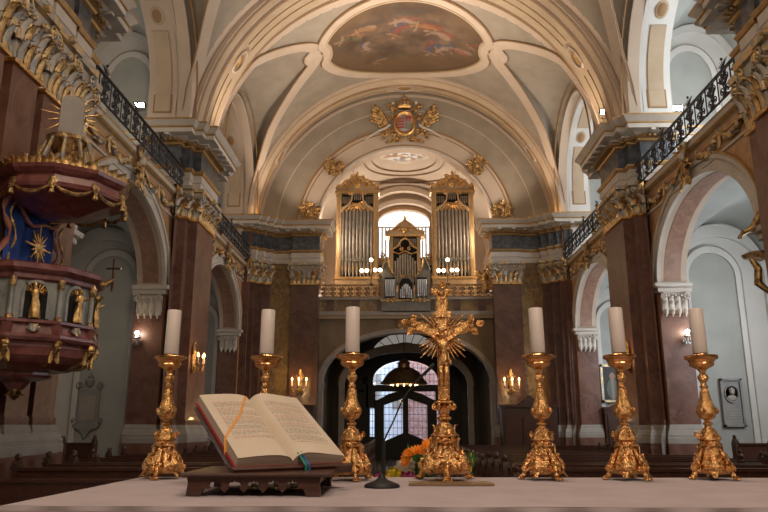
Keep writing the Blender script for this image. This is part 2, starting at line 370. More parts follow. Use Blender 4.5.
def pilaster(path,z_c0,z_c1,side,name,label,shaftm='marble_red',zb=0.,lw=.30,group='tall marble pilasters',basem='stone'):
    cx=sum(p[0] for p in path)/len(path)*side; cy=sum(p[1] for p in path)/len(path)
    t=thing(name,label,'pilaster',(cx,cy,NF),group)
    def fin(mb,nm,mt): 
        if side<0: mb.mirror()
        return mb.build(nm,mt,t)
    mb=MB(); mb.mould(path,[(0,zb),(.03,zb),(.03,zb+.12),(0,zb+.16),(0,z_c0)],0); fin(mb,'shaft',[shaftm])
    mb=MB(); mb.mould(path,BASEPROF,BASEM); fin(mb,'base',[basem,'marble_red'])
    # capital
    H=z_c1-z_c0; mb=MB()
    mb.mould(path,[(0,z_c0-.02),(.06,z_c0),(.07,z_c0+.06),(.01,z_c0+.09),(.02,z_c0+H*.5),(.06,z_c0+H*.8),(.10,z_c0+H*.86),(.19,z_c0+H*.88),(.2,z_c1-.02),(.0,z_c1)],[2,2,2,0,0,0,1,1,1])
    leavesalong(mb,path,z_c0+.05,H*.30,lw*.72,(1,2),.03,curl=.9)
    leavesalong(mb,path,z_c0+H*.30,H*.28,lw*.8,(0,2,1),.04,step=1,curl=1.1)
    # volutes and flowers
    n=len(path)
    for i in range(n-1):
        a=Vector(path[i]);b=Vector(path[i+1]);L=(b-a).length
        if L<.16: continue
        tt=(b-a)/L; nn=Vector((-tt.y,tt.x)); 
        fr=lambda u,z,d,a=a,tt=tt,nn=nn:(a.x+tt.x*u+nn.x*d,a.y+tt.y*u+nn.y*d,z)
        r=.13*min(1,L/.5)+.03; zz=z_c0+H*.76
        for (u,cw,s0) in ((-.02,-1,0),(L+.02,1,PI)):
            mb.spiral(fr,u,zz,r,1.5,-PI/2,cw,.032,.16,1,seg=5)
            k=1 if u<L/2 else -1
            mb.tube([fr(u+k*r*1.1,z_c0+H*.52,.05),fr(u+k*r*1.4,z_c0+H*.62,.1),fr(u+k*r*.6,z_c0+H*.72-r*.3,.15),fr(u,zz-r*.95,.16)],[.03,.035,.035,.03],5,1)
        if L>.6:
            c=fr(L/2,z_c1-.10,.22); mb.ball(c,(.09,.09,.08),8,1,nz=.5)
            for k in (-1,1):
                mb.spiral(fr,L/2+k*.14,zz-.03,.085,1.3,-PI/2,k,.022,.12,1)
                mb.ball(fr(L/2+k*L*.27,zz+.0,.12),(.05,.05,.05),6,1,nz=.6)
    fin(mb,'capital',['stonewarm','goldgrey','gold'])
    return t
ENT=[(0,7.08),(.03,7.08),(.03,7.28),(.06,7.3),(.06,7.50),(.10,7.52),(.13,7.58),(.13,7.61),(0,7.63),(0,8.2),(.06,8.22),(.08,8.27),(.14,8.29),(.14,8.35),(.20,8.37),(.26,8.40),(.50,8.42),(.50,8.54),(.53,8.56),(.53,8.59),(.60,8.66),(.66,8.72),(.66,8.77),(0,8.80)]
ENT=[(d,7.13+(z-7.08)*1.12) for d,z in ENT]
ENTM=[0,0,0,0,1,1,1,1,2,1,1,3,3,0,0,0,0,1,1,0,0,1,0]
def entab(path,side,name,closed=False,tone='stonewarm'):
    mb=MB(); mb.mould(path,ENT,ENTM)
    # dentils / modillions
    n=len(path)
    for i in range(n-1):
        a=Vector(path[i]);b=Vector(path[i+1]);L=(b-a).length
        t=(b-a)/L; nn=Vector((-t.y,t.x)); k=int(L/.14)
        for j in range(k):
            p=a+t*(L*(j+.5)/k)+nn*.19
            R=Matrix(((t.x,nn.x,0),(t.y,nn.y,0),(0,0,1)))
            mb.obox((p.x,p.y,8.525),(.08,.12,.085),R,1)
        k=max(1,int(L/.42)) if L>.25 else 0
        for j in range(k):
            p=a+t*(L*(j+.5)/k)+nn*.38; R=Matrix(((t.x,nn.x,0),(t.y,nn.y,0),(0,0,1)))
            mb.obox((p.x,p.y,8.60),(.14,.24,.08),R,0)
    if side<0: mb.mirror()
    return st(mb.build(name,[tone,'goldpaint','marble_gry','line'],smooth=False))
# ------------------------------------------------------------------ floors
mb=MB(); mb.box(-12,12,6.2,48,NF-.2,NF); st(mb.build('floor','floor'))
mb=MB(); mb.box(-12,12,-6,5.6,SF-.8,SF); mb.box(-12,12,5.6,5.9,SF-.8,SF-.19); mb.box(-12,12,5.9,6.2,SF-.8,SF-.38); st(mb.build('trim_1','stone',smooth=False),'raised sanctuary floor with two steps')
# ------------------------------------------------------------------ nave walls with arches
yc1,yc2=17.1,26.8
for sd,sn in SIDES:
    mb=MB(); fr=FX(WX); a,b=2.9,2.12
    for (y0,y1,yc) in ((13.6,20.3,yc1),(23.55,30.1,yc2)):
        mb.holewall(fr,y0,y1,NF,6.55,yc,a+.13,ZI,b,0,.85,0,1,2,mj=6)
        # soffit panels
        mb.arc(fr,yc,ZI,a+.12,b-.01,a+.2,b+.1,.2,.68,3,t0=.06,t1=PI-.06,seg=30)
        # jamb below impost in red marble
    # parapet zone above arch
    for (y0,y1) in ((13.6,20.3),(23.55,30.1)):
        mb.box(WX-.02,WX+.85,y0,y1,6.55,6.98,0)
        mb.mould([(WX,y0),(WX,y1)],[(0,6.1),(.05,6.12),(.05,6.17),(0,6.2)],4)
        mb.mould([(WX,y0),(WX,y1)],[(0,6.72),(.06,6.74),(.14,6.84),(.16,6.93),(.18,6.98),(-.8,7.0)],[4,5,4,5,4])
    # piers (solid cores)
    mb.box(WX-.02,8.05,20.22,23.62,NF,ZE,6); mb.box(8.05,11,21,23,NF,ZE,2)
    mb.box(WX-.02,8.05,8.6,13.98,NF,ZE,6); mb.box(8.05,11,9,13.2,NF,ZE,2)
    mb.box(WX-.3,8.05,30.0,31.2,NF,ZE,6); mb.box(8.05,11,30.7,32,NF,ZE,2)
    if sd<0: mb.mirror()
    st(mb.build('wall_'+sn,['marble_or','cream','white','marble_pink','stonewarm','goldpaint','marble_red']))
    # archivolts + imposts
    for k,(yc,nm) in enumerate(((yc1,'near'),(yc2,'far'))):
        mb=MB()
        for (a1,a2,dd,m) in ((.0,.10,-.05,0),(.10,.30,-.02,0),(.30,.42,-.07,0),(.42,.47,-.09,1)):
            mb.arc(FX(WX),yc,ZI,a+a1,b+a1,a+a2,b+a2,dd,.05,m,legs=ZI)
        for s2 in (-1,1):
            y=yc+s2*(a+.13); lo,hi=sorted((y-s2*.12,y+s2*.42))
            P=[(8.1,y-s2*.12),(WX-.02,y-s2*.12),(WX-.02,y+s2*.45)] if s2>0 else [(WX-.02,y-s2*-.0-.45),(WX-.02,y+.12),(8.1,y+.12)]
            mb.mould(P,[(0,ZI-.25),(.04,ZI-.22),(.04,ZI-.12),(.12,ZI-.08),(.14,ZI-.0),(.14,ZI+.02),(0,ZI+.04)],0)
        if sd<0: mb.mirror()
        st(mb.build('trim_%d'%(2+k+(0 if sd>0 else 2)),['stonewarm','goldpaint']),'pale stone archivolt and impost moulding of the %s side arch on the %s'%(nm,sn))
        # corbel capitals under the impost on the pier facing camera
        for s2,wh in ((1,'far'),):
            y=yc+s2*(a+.02)
            mb=MB(); c=MB
            mb.box(7.24,7.98,y+.02,y+.14,ZI-.75,ZI-.25,0)
            for j in range(4):
                x=7.33+j*.185
                mb.leaf((x,y+.03,ZI-.85),(0,0,1),(0,-1,0),.2,.36,.7,0,.02)
                mb.leaf((x,y+.03,ZI-.62),(0,0,1),(0,-1,0),.2,.28,.8,0,.02)
                mb.tube([(x,y+.0,ZI-.95),(x,y-.03,ZI-.8),(x,y+.02,ZI-.7)],[.02,.045,.03],6,0)
            for j in range(3): mb.ball((7.42+j*.185,y-.06,ZI-.33),.05,6,0)
            for x,cw in ((7.26,-1),(7.96,1)): mb.spiral(FY(y-.08),x,ZI-.36,.1,1.4,PI/2,cw,.03,0,0)
            if sd<0: mb.mirror()
            o=mb.build('impost_capital','stonewarm'); tag(o,'carved pale leaf capital under the impost of the %s arch on the %s'%(('nearer' if k==0 else 'farther'),sn),'capital','impost capitals of the side arches')
        mb=MB(); y=yc+a+.13; mb.mould([(8.05,y),(WX-.0,y),(WX-.0,y+.35)],BASEPROF,BASEM); y=yc-a-.13; mb.mould([(WX,y-.35),(WX,y),(8.05,y)],BASEPROF,BASEM)
        if sd<0: mb.mirror()
        o=mb.build('baseboard_%s_%s'%(sn,'near' if k==0 else 'far'),['stone','marble_red']); st(o,'moulded stone plinth of the %s %s arch jambs'%('near' if k==0 else 'far',sn))
    # keystone cartouche & garlands
    for k,yc in enumerate((yc1,yc2)):
        random.seed(5+k); fr=lambda u,z,d,yc=yc:(WX-.1-d,yc+u,z)
        mb=MB(); mb.ball(fr(0,6.36,.08),(.08,.14,.2),10,0); mb.ball(fr(0,6.72,.1),(.1,.1,.12),8,1,nz=.3)
        for s2 in(-1,1):
            mb.spiral(fr,s2*.2,6.55,.14,1.4,PI/2,s2,.035,.08,0); mb.spiral(fr,s2*.22,6.2,.12,1.4,-PI/2,-s2,.03,.08,0)
            mb.tube([fr(s2*.12,6.5,.1),fr(s2*.25,6.35,.14),fr(s2*.38,6.4,.1),fr(s2*.55,6.3,.08)],[.05,.045,.035,.02],6,0)
            for q in range(4): mb.leaf(fr(s2*(.08+.06*q),6.15-.03*q,.08),(0,s2*.4,-1),(-1,0,0),.14,.24,.5,0)
            mb.leaf(fr(s2*.15,6.8,.1),(0,s2*.8,.6),(-1,0,0),.16,.3,.5,0)
        if sd<0: mb.mirror()
        o=mb.build('keystone_ornament',['goldold','stonewarm']); tag(o,'gilded cartouche with cherub head on the keystone of the %s %s arch'%('nearer' if k==0 else 'farther',sn),'ornament','keystone ornaments of the side arches')
        for s2 in (-1,1):
            mb=MB()
            for q in range(2):
                y0=yc+s2*(.5+q*1.3); y1=y0+s2*1.25
                for j in range(34):
                    t=j/33; y=y0+(y1-y0)*t; z=6.62-.32*4*t*(1-t)*.9; rr=.055+.045*sin(PI*t)
                    p=(WX-.07+random.uniform(-.03,.03),y+random.uniform(-.03,.03),z+random.uniform(-.04,.04))
                    mb.ball(p,(rr*.7,rr,rr*.75),6,random.choice((0,0,1)),nz=.5)
                mb.leaf((WX-.06,y1,6.66),(0,0,-1),(-1,0,0),.16,.42,.3,0)
            if sd<0: mb.mirror()
            o=mb.build('garland',['goldgrey','goldold']); tag(o,'carved gilded leaf garland above the %s %s arch, %s its keystone'%('nearer' if k==0 else 'farther',sn,'before' if s2<0 else 'beyond'),'garland','garlands above the side arches')
    # entablatures
    path1=[(10.9,21.0),(8.1,21.0),(8.1,20.05)]+P1+[(10.9,23.6)]
    entab([(8.1,20.05)]+P1[0:]+[(8.1,23.6)],sd,'trim_%d'%(6 if sd>0 else 7))
    entab([(10.95,21.0),(8.0,21.0)],sd,'trim_%d'%(8 if sd>0 else 9),tone='white')
    entab([(10.95,30.7),(8.05,30.7),(8.05,29.95)]+P2+[(5.15,31.0),(5.15,30.85),(3.92,30.85),(3.92,31.8)],sd,'trim_%d'%(10 if sd>0 else 11))
    entab([(7.3,8.6),(7.1,8.6)]+P0[0:]+[(7.2,13.95),(10.9,13.95)],sd,'trim_%d'%(12 if sd>0 else 13))
    # pilasters
    pilaster(P1,ZC0,ZC1,sd,'pilaster','clustered red brown marble pilaster with gilded capital between the two %s arches'%sn)
    pilaster(P2,ZC0,ZC1,sd,'pilaster','stepped dark red marble pilaster in the far %s corner of the nave'%sn,shaftm='marble_dark')
    pilaster(P3,ZC0,ZC1,sd,'pilaster','brown marble pilaster carrying the %s foot of the organ loft arch'%sn,shaftm='marble_dark')
    pilaster(P0,5.8,7.15,sd,'pilaster',('near red brown pilaster group behind the pulpit' if sd<0 else 'near right brown marble pilaster cut off by the picture edge'),lw=.27)
    # corner wall ochre
    mb=MB(); mb.box(5.1,6.15,31.0,31.6,NF,7.1,0); mb.mould([(6.1,31.0),(5.15,31.0)],BASEPROF,BASEM and [1,1,1,1,1,1,1,1,1,1,2])
    if sd<0: mb.mirror()
    st(mb.build('wall_end_'+sn,['marble_och','stone','marble_red']),'ochre marble strip of the end wall')
    # outer wall & gallery floor & chapel vaults
    mb=MB(); mb.box(10.8,11.1,8.6,32,NF,14.5,0)
    mb.box(WX+.3,10.8,13.6,20.6,6.75,6.95,0); mb.box(WX+.3,10.8,23.4,30.2,6.75,6.95,0)
    for (y0,y1) in ((13.3,21.0),(23.0,30.7)):
        def f(u,v,y0=y0,y1=y1):
            x=8.02+2.85*u;y=y0+(y1-y0)*v; A=max(0,1-((u-.5)/.5)**2);B=max(0,1-((v-.5)/.5)**2)
            return (x,y,4.35+1.75*sqrt(max(A,B)))
        mb.grid(f,24,40,1)
        def f(u,v,y0=y0,y1=y1):
            x=8.02+2.85*u;y=y0+(y1-y0)*v; A=max(0,1-((u-.5)/.5)**2);B=max(0,1-((v-.5)/.5)**2)
            return (x,y,10.7+2.5*sqrt(max(A*.8,B)))
        mb.grid(f,24,40,1)
    # transverse walls above entablature
    for (y0,y1) in ((21.0,23.0),(30.7,32.2),(9,13.2)): mb.box(8.0,11,y0,y1,ZE,14.2,0)
    for (y0,y1) in ((20.4,23.5),(30.15,31.2),(9,13.8)): mb.box(WX+.05,8.3,y0,y1,ZE,14.5,2)
    # panels on the reveals
    for y in (20.1,29.8):
        mb.box(7.41,7.99,y-.025,y+.01,9.5,10.12,3); mb.box(7.46,7.94,y-.035,y+.01,9.55,10.12,5)
        mb.arc(FX(WX+.05),y-3.0,10.1,2.955,2.805,3.02,2.87,.21,.69,5,t0=0,t1=.70,seg=12)
        t_=.86; R_=Matrix.Rotation(-(PI/2-t_),3,'X'); c_=(7.7,y-3.0+2.98*cos(t_),10.1+2.83*sin(t_)); mb.ball(c_,(.21,.3,.05),14,5,R=R_); mb.ball((c_[0],c_[1]-.02,c_[2]-.02),(.15,.22,.05),12,3,R=R_)
        mb.arc(FX(WX+.05),y-3.0,10.1,2.955,2.805,3.02,2.87,.21,.69,5,t0=1.02,t1=PI-1.02,seg=24)
    # arched blind niches on the transverse walls (frame + recessed look)
    for y in (21.0,30.7):
        F2=FY(y,-1)
        mb.arc(F2,9.15,10.9,.72,1.0,.9,1.2,0,.10,0,legs=8.8,seg=30); mb.arc(F2,9.15,10.9,.9,1.2,.93,1.24,0,.12,4,legs=8.8,seg=30)
        mb.arc(F2,9.4,10.9,1.3,1.75,1.45,1.95,0,.12,0,seg=30)
        mb.prism(F2,[(9.15+.72*cos(t*PI/20),10.9+1.0*sin(t*PI/20)) for t in range(21)]+[(8.43,8.8),(9.87,8.8)],0,.02,1)
        mb.arc(F2,9.15,4.35,.70,.75,.86,.95,0,.09,0,legs=NF,seg=30); mb.arc(F2,9.15,4.35,.86,.95,.89,.99,0,.11,4,legs=NF,seg=30)
        mb.prism(F2,[(9.15+.70*cos(t*PI/20),4.35+.75*sin(t*PI/20)) for t in range(21)]+[(8.45,NF),(9.85,NF)],0,.02,1)
        mb.arc(F2,9.4,4.35,1.28,1.25,1.42,1.65,0,.14,0,legs=NF,seg=30)
    if sd<0: mb.mirror()
    st(mb.build('wall_chapel_'+sn,['white','greywall','cream','line','stone','cream2']))
    # upper wall with lunette arch openings
    mb=MB()
    for (y0,y1,yc) in ((13.6,20.5,yc1),(23.4,30.2,yc2)):
        mb.holewall(FX(WX+.05),y0,y1,6.98,14.6,yc,3.0,10.1,2.85,0,.9,0,0,0)
        mb.arc(FX(WX+.05),yc,10.1,3.0,2.85,3.4,3.25,-.06,.02,0,legs=8.8); mb.arc(FX(WX+.05),yc,10.1,3.4,3.25,3.45,3.3,-.07,.02,1,legs=8.8)
        pass
    if sd<0: mb.mirror()
    st(mb.build('wall_upper_'+sn,['white' if sd>0 else 'cream','line','cream2']))  # right plaster white, left cream: the right side's daylight put into the colour
    # windows of chapels / galleries in outer wall
    wi=0
    for yc in (yc1,yc2):
        for z0,z1,w in ((8.6,12.2,1.4),(1.2,4.6,1.1)):
            wi+=1; mb=MB(); X=10.79
            n=16; poly=[(yc+w*cos(PI*i/n),z1-w+w*sin(PI*i/n)) for i in range(n+1)]+[(yc-w,z0),(yc+w,z0)]
            mb.prism(FX(X),poly,-.01,0,0)
            mb.arc(FX(X),yc,z1-w,w,w,w+.15,w+.15,-.08,0,1,legs=z0,seg=20); mb.box(X-.2,X,yc-w-.2,yc+w+.2,z0-.12,z0,1)
            for q in (-.5,0,.5): mb.box(X-.04,X,yc+q*w-.02,yc+q*w+.02,z0,z1-w,2)
            for q in range(1,5): mb.box(X-.04,X,yc-w,yc+w,z0+q*.5-.02,z0+q*.5+.02,2)
            if sd<0: mb.mirror()
            st(mb.build('window_%d'%(wi+(0 if sd>0 else 4)),['daywin' if sd>0 else 'daywinl','white','iron'],smooth=False))
# ------------------------------------------------------------------ nave vault
RV=7.1; ZV=8.75
def barrel(x): return ZV+sqrt(max(0,RV*RV-x*x))
W0=3.35; ZL=9.6
def gr(x):   # plan limits of the lunette at distance x from the nave axis
    x=abs(x)
    if x<=3.6: return None
    g=1.05*sqrt((x-3.6)/.6) if x<4.2 else 1.05+.95*(x-4.2)
    g=min(g,W0); c=-.95*min(1,max(0,(7.15-x)/1.2)); lo=max(-W0,c-g); hi=min(W0,c+g); return lo,hi
def crown(x): t=(abs(x)-3.6)/(7.15-3.6); return barrel(3.6)*(1-t)+13.35*t
def lun(x,y,lo,hi):
    zb=max(barrel(x),ZL); t=(y-(lo+hi)/2)/((hi-lo)/2); return zb+max(0,crown(x)-zb)*sqrt(max(0,1-t*t))
def rise(x): return crown(x)-ZL
for bi,(y0,y1,yc) in enumerate(((13.75,20.45,yc1),(23.45,30.15,yc2))):
    mb=MB(); NX=60; rows=[]
    xs=[-7.15*cos(PI*i/NX) for i in range(NX+1)]; nb,nl=6,24; vs=[]
    for x in xs:
        q=gr(x); lo,hi=q if q else (-.01,.01)
        ys=[-W0+(W0+lo)*j/nb for j in range(nb)]+[lo+(hi-lo)*j/nl for j in range(nl+1)]+[hi+(W0-hi)*(j+1)/nb for j in range(nb)]
        for k,y in enumerate(ys):
            vs.append((x,yc+y,max(ZV,lun(x,y,lo,hi) if (q and nb<=k<=nb+nl) else barrel(x))))
    nv=2*nb+nl+1
    mb.add(vs,[(i*nv+j,(i+1)*nv+j,(i+1)*nv+j+1,i*nv+j+1) for i in range(NX) for j in range(nv-1)],0)
    # groin ribs
    def nrmb(x): return (-x/RV,0,-sqrt(max(.02,1-(x/RV)**2)))
    for s1 in (-1,1):
        for s2 in (-1,1):
            pts=[];nr=[]
            for k in range(-1,31):
                x=7.09-(7.09-3.62)*(max(0,k)/30)**.9; lo,hi=gr(x); y=lo if s2<0 else hi
                if k<0: pts.append((s1*7.09,yc+y,ZV+.02)); nr.append((-s1,-s2*.2,-.2)); continue
                pts.append((s1*x,yc+y,barrel(x)-.01)); n=Vector(nrmb(s1*x)); nr.append(Vector((n.x,-s2*.2,n.z)))
            mb.ribbon(pts,nr,.50,.06,1,medge=2,ew=.025)
        # wall arch band at the lunette mouth
        pts=[];nr=[]
        for k in range(-1,32):
            a=PI*min(30,max(0,k))/30; y=(W0-.28)*cos(a); x=7.0; pts.append((s1*x,yc+y,ZL+(rise(7.0)-.28)*sin(a)+.1-(.95 if k in(-1,31) else 0))); nr.append((0,-cos(a),-sin(a)))
        mb.ribbon(pts,nr,.36,.09,1); 
        pts=[(p[0]-s1*.35,p[1]*1+(0),p[2]+.12) for p in pts]; mb.ribbon(pts,nr,.05,.05,2)
    # crown frame of the fresco
    A,B=3.5,2.6; yf=yc-.7
    def ov(t,A,B):
        c,s_=cos(t),sin(t); p=1.; B=B*(1.35 if s_>0 else 1.0); x=A*(abs(c)**p)*(1 if c>0 else -1); y=B*(abs(s_)**p)*(1 if s_>0 else -1)
        notch=1-.07*math.exp(-((abs(c)-1)/.015)**2); return x*notch,y
    pts=[];nr=[];n=96
    for i in range(n):
        x,y=ov(2*PI*i/n,A,B); pts.append((x,yf+y,barrel(x)-.01)); nr.append(nrmb(x))
    mb.ribbon(pts,nr,.42,.10,1,closed=True,medge=2,ew=.035)
    pts=[];
    for i in range(n):
        x,y=ov(2*PI*i/n,A-.18,B-.18); pts.append((x,yf+y,barrel(x)-.09))
    mb.ribbon(pts,nr,.07,.05,3,closed=True)
    for s1 in (-1,1):
        for k in range(3):
            R_=Matrix.Rotation(s1*.55,3,'Y'); mb.ball((s1*(3.75+.12*k),yf+.0,barrel(3.75+.12*k)+.0),(.34-.06*k,.62-.12*k,.10),16,1,R=R_)
    st(mb.build('ceiling' if bi else 'ceiling_near',['panel','cream','line','cream2']),'groined plaster vault with cream ribs')
    # fresco with painted figures (vertex pigment)
    mb=MB(); NR,NA=70,220; vs=[]
    for r in range(NR+1):
        for k in range(NA):
            x,y=ov(2*PI*k/NA,(A-.2)*r/NR,(B-.2)*r/NR); vs.append((x,yf+y,barrel(x)-.035))
    mb.add(vs,[(r*NA+k,r*NA+(k+1)%NA,(r+1)*NA+(k+1)%NA,(r+1)*NA+k) for r in range(NR) for k in range(NA)],0)
    fo=mb.build('ceiling_fresco','paint'); tag(fo,('faded oval ceiling fresco of clouds and robed figures above the organ loft bay' if bi else 'oval fresco on the nearer vault bay'),'fresco')
    def seg(p,a,b,w):
        px,py=p; ax,ay=a; bx,by=b; dx,dy=bx-ax,by-ay; t=max(0,min(1,((px-ax)*dx+(py-ay)*dy)/(dx*dx+dy*dy+1e-9)))
        return math.hypot(px-ax-dx*t,py-ay-dy*t)/w
    strokes=[]; random.seed(11)
    def fig(cx,cy,s,robe,robe2,ang=0):
        ca,sa=cos(ang),sin(ang)
        def q(u,v): return (cx+s*(u*ca-v*sa),cy+s*(u*sa+v*ca))
        sk=(.42,.26,.16)
        strokes.append((q(-.05,-.1),q(.12,-.75),.24*s,robe)); strokes.append((q(.05,-.2),q(.4,-.6),.2*s,robe2)); strokes.append((q(0,0),q(0,.35),.17*s,robe2))
        strokes.append((q(0,.3),q(.4,.45),.06*s,sk)); strokes.append((q(0,.3),q(-.35,.2),.06*s,sk)); strokes.append((q(0,.55),q(0,.6),.11*s,sk))
    R1=(.30,.085,.05);B1=(.08,.10,.15);O1=(.36,.17,.07);G1=(.16,.15,.08);P1c=(.42,.28,.2)
    for a in [(-.4,-1.4,1.0,B1,R1,.3),(-.2,-2.2,.9,R1,P1c,1.2),(.7,-1.9,1.1,R1,O1,1.4),(1.3,-1.5,1.,R1,P1c,1.7),(1.,.6,1.,R1,B1,.1),(1.6,.4,.9,B1,P1c,.7),(2.2,-.4,.8,P1c,R1,1.3),(-1.7,.2,.7,B1,P1c,-.4),(-2.4,-1.6,.9,O1,G1,1.5),(-1.8,-1.9,.8,P1c,O1,1.2),(2.7,-1.2,.6,G1,R1,.2),(-1.2,1.5,.6,B1,O1,.5)]: fig(a[0]*1.0,a[1]+1.3 if a[1]<0 else a[1]+.6,a[2]*.8,*a[3:])
    ca_=fo.data.color_attributes.new('paint','FLOAT_COLOR','POINT'); cols=np.zeros((len(fo.data.vertices),4),dtype=np.float32)
    for i,(x,y,z) in enumerate(mb.v):
        lx,ly=x,y-yf; p=Vector((lx*.55,ly*.55,0)); c1=noise.fractal(p*1.3+Vector((3,1,4)),1.,2.,5); c2=noise.fractal(p*3+Vector((9,2,0)),1.,2.,4)
        base=Vector((.075,.042,.023)).lerp(Vector((.18,.115,.07)),max(0,min(1,.5+c1*1.1)))
        base=base.lerp(Vector((.075,.055,.042)),max(0,min(.7,c2*1.5)))
        e=math.hypot(lx/A,ly/B); base=base.lerp(Vector((.13,.075,.035)),max(0,min(.75,(e-.55)*2+c1*.5)))
        jx,jy=lx+c2*.12,ly+c1*.12
        for a_,b_,w,cc in strokes:
            d=seg((jx,jy),a_,b_,w)
            if d<1.15: base=base.lerp(Vector(cc)*(.8-.4*d*abs(c2)*2),min(1,(1.15-d)*4)*.7)
        cols[i]=(*[max(.01,q) for q in base],1)
    ca_.data.foreach_set('color',cols.ravel())
# transverse band arches
def band(y0,y1,name,R=7.02,lab=''):
    mb=MB(); yc=(y0+y1)/2; h=(y1-y0)/2
    pr=[(-h,R+.15),(-h,R),(-h+.08,R),(-h+.08,R-.06),(-h+.13,R-.06),(-h+.13,R-.03),(-h+.32,R-.12),(-h+.40,R-.12),(-h+.40,R-.20),(-h+.46,R-.22),(-h+.46,R-.18)]
    pm=[0,0,0,1,0,2,0,0,1,0]
    full=pr+[(-u,r) for u,r in pr[::-1]]; fm=pm+[2]+pm[::-1]
    n=64; vs=[];fs=[];ms=[];q=len(full)
    for i in range(n+1):
        t=PI*i/n
        for u,r in full: vs.append((r*cos(t)*.985,yc+u,ZV+r*sin(t)))
    for i in range(n):
        for k in range(q-1): fs.append((i*q+k,(i+1)*q+k,(i+1)*q+k+1,i*q+k+1)); ms.append(fm[k])
    mb.add(vs,fs,ms)
    if h>.7:   # oval medallions and gold panel lines on the soffit
        R2=R-.19
        for t in [PI*.17,PI*.83,PI*.5]:
            c=Vector((R2*cos(t)*.985,yc,ZV+R2*sin(t))); N=Vector((-cos(t),0,-sin(t))); T=Vector((-sin(t),0,cos(t)))
            pts=[];nr=[]
            for k in range(24):
                a=2*PI*k/24; pts.append(c+T*(.42*cos(a))+Vector((0,.26*sin(a),0))+N*.01); nr.append(N)
            mb.ribbon(pts,nr,.07,.05,0,closed=True)
            R_=Matrix((T,Vector((0,1,0)),N)).transposed(); mb.ball(c,(.27,.16,.06),12,3,R=R_)
        for s2 in (-1,1):
            for (t0,t1) in ((.02,.14),(.2,.46),(.54,.8),(.86,.98)):
                pts=[];nr=[]
                for k in range(16):
                    t=PI*(t0+(t1-t0)*k/15); pts.append((R2*cos(t)*.985,yc+s2*.2,ZV+R2*sin(t))); nr.append((-cos(t),0,-sin(t)))
                mb.ribbon(pts,nr,.03,.02,3)
    return st(mb.build(name,['cream','line','cream2','goldpaint']),lab)
band(20.75,22.95,'trim_14',lab='transverse arch rib of the vault with oval medallions')
band(29.75,31.25,'trim_15',lab='transverse arch rib against the end wall')
band(11.1,13.3,'trim_16',lab='nearest transverse arch rib')
mb=MB()
for (y0,y1) in ((20.4,23.5),(30.1,31.6),(10.,13.8)):
    mb.arc(FY(y0),0,ZV,7.1,7.1,7.6,7.6,0,y1-y0,0)
st(mb.build('ceiling_arches','cream'))
# ------------------------------------------------------------------ end wall
mb=MB(); fr=FY(31.25)
mb.arc(fr,0,ZV,4.05,4.05,5.12,5.12,-.04,.5,1,m2=1); mb.arc(fr,0,ZV,5.12,5.12,7.4,7.4,0,.45,0)
mb.arc(fr,0,ZV,5.05,5.05,5.12,5.12,-.10,0,2); mb.arc(fr,0,ZV,4.05,4.05,4.13,4.13,-.09,0,3); mb.arc(fr,0,ZV,4.2,4.2,4.24,4.24,-.06,0,2); mb.arc(fr,0,ZV,4.88,4.88,4.92,4.92,-.06,0,2)
mb.arc(fr,0,ZV,6.72,6.72,6.84,6.84,-.05,0,1); mb.arc(fr,0,ZV,6.0,6.0,6.05,6.05,-.01,0,1)
st(mb.build('wall_end_arch',['panel','cream','line','stonewarm']),'end wall with the great arch of the organ loft')
# cartouche ornaments on the archivolt
def rocaille(fr,w,h,seed,mats,n=7,core=None,depth=.12):
    random.seed(seed); mb=MB()
    for s2 in (-1,1):
        for k in range(n):
            u=random.uniform(.1,.85)*w/2; z=random.uniform(-.45,.45)*h
            if (u/(w/2))**2+(z/(h/2))**2>.95: u*=.7;z*=.7
            mb.spiral(fr,s2*u,z,random.uniform(.10,.18)*min(w,h),1.4,random.uniform(0,6),s2*random.choice((-1,1)),.028*min(w,h)+.01,random.uniform(.03,depth),random.choice((0,0,1)))
        for k in range(6):
            a=PI*(k+.5)/6-PI/2+random.uniform(-.2,.2); R=.40
            b=(s2*cos(a)*w*R*.55,sin(a)*h*R*.6); up=Vector((s2*cos(a),sin(a)))
            p=fr(b[0],b[1],.04); o=Vector(fr(0,0,1))-Vector(fr(0,0,0)); U=Vector(fr(up.x,up.y,0))-Vector(fr(0,0,0))
            mb.leaf(p,U,o,.20*min(w,h),.26*min(w,h)*(.7+.8*random.random()),.9,0)
        mb.scroll(fr,(s2*w*.12,-h*.45),(s2*w*.38,h*.05),s2*.1*w,.07*w,.022*w+.008,.06,0)
    mb.ball(fr(0,0,.0),(w*.13,depth,h*.18) if abs(Vector(fr(0,0,1)).y-Vector(fr(0,0,0)).y)>.5 else (depth,w*.2,h*.25),12,1)
    return mb
for s2,sn in SIDES:
    for k,t in enumerate((.20,.74)):
        a=t if s2>0 else PI-t; R=4.6
        fr=lambda u,z,d,a=a,R=R:(R*cos(a)+u*cos(a-PI/2)+z*cos(a),31.2-d,ZV+.05+R*sin(a)+u*sin(a-PI/2)+z*sin(a))
        mb=rocaille(fr,.85,1.05,31+k,None,n=9)
        o=mb.build('cartouche',['goldold','gold']); tag(o,'gilded rococo cartouche, %s of the two on the %s half of the arch band'%(('lower','upper')[k],sn),'ornament','gilded cartouches on the organ loft arch')
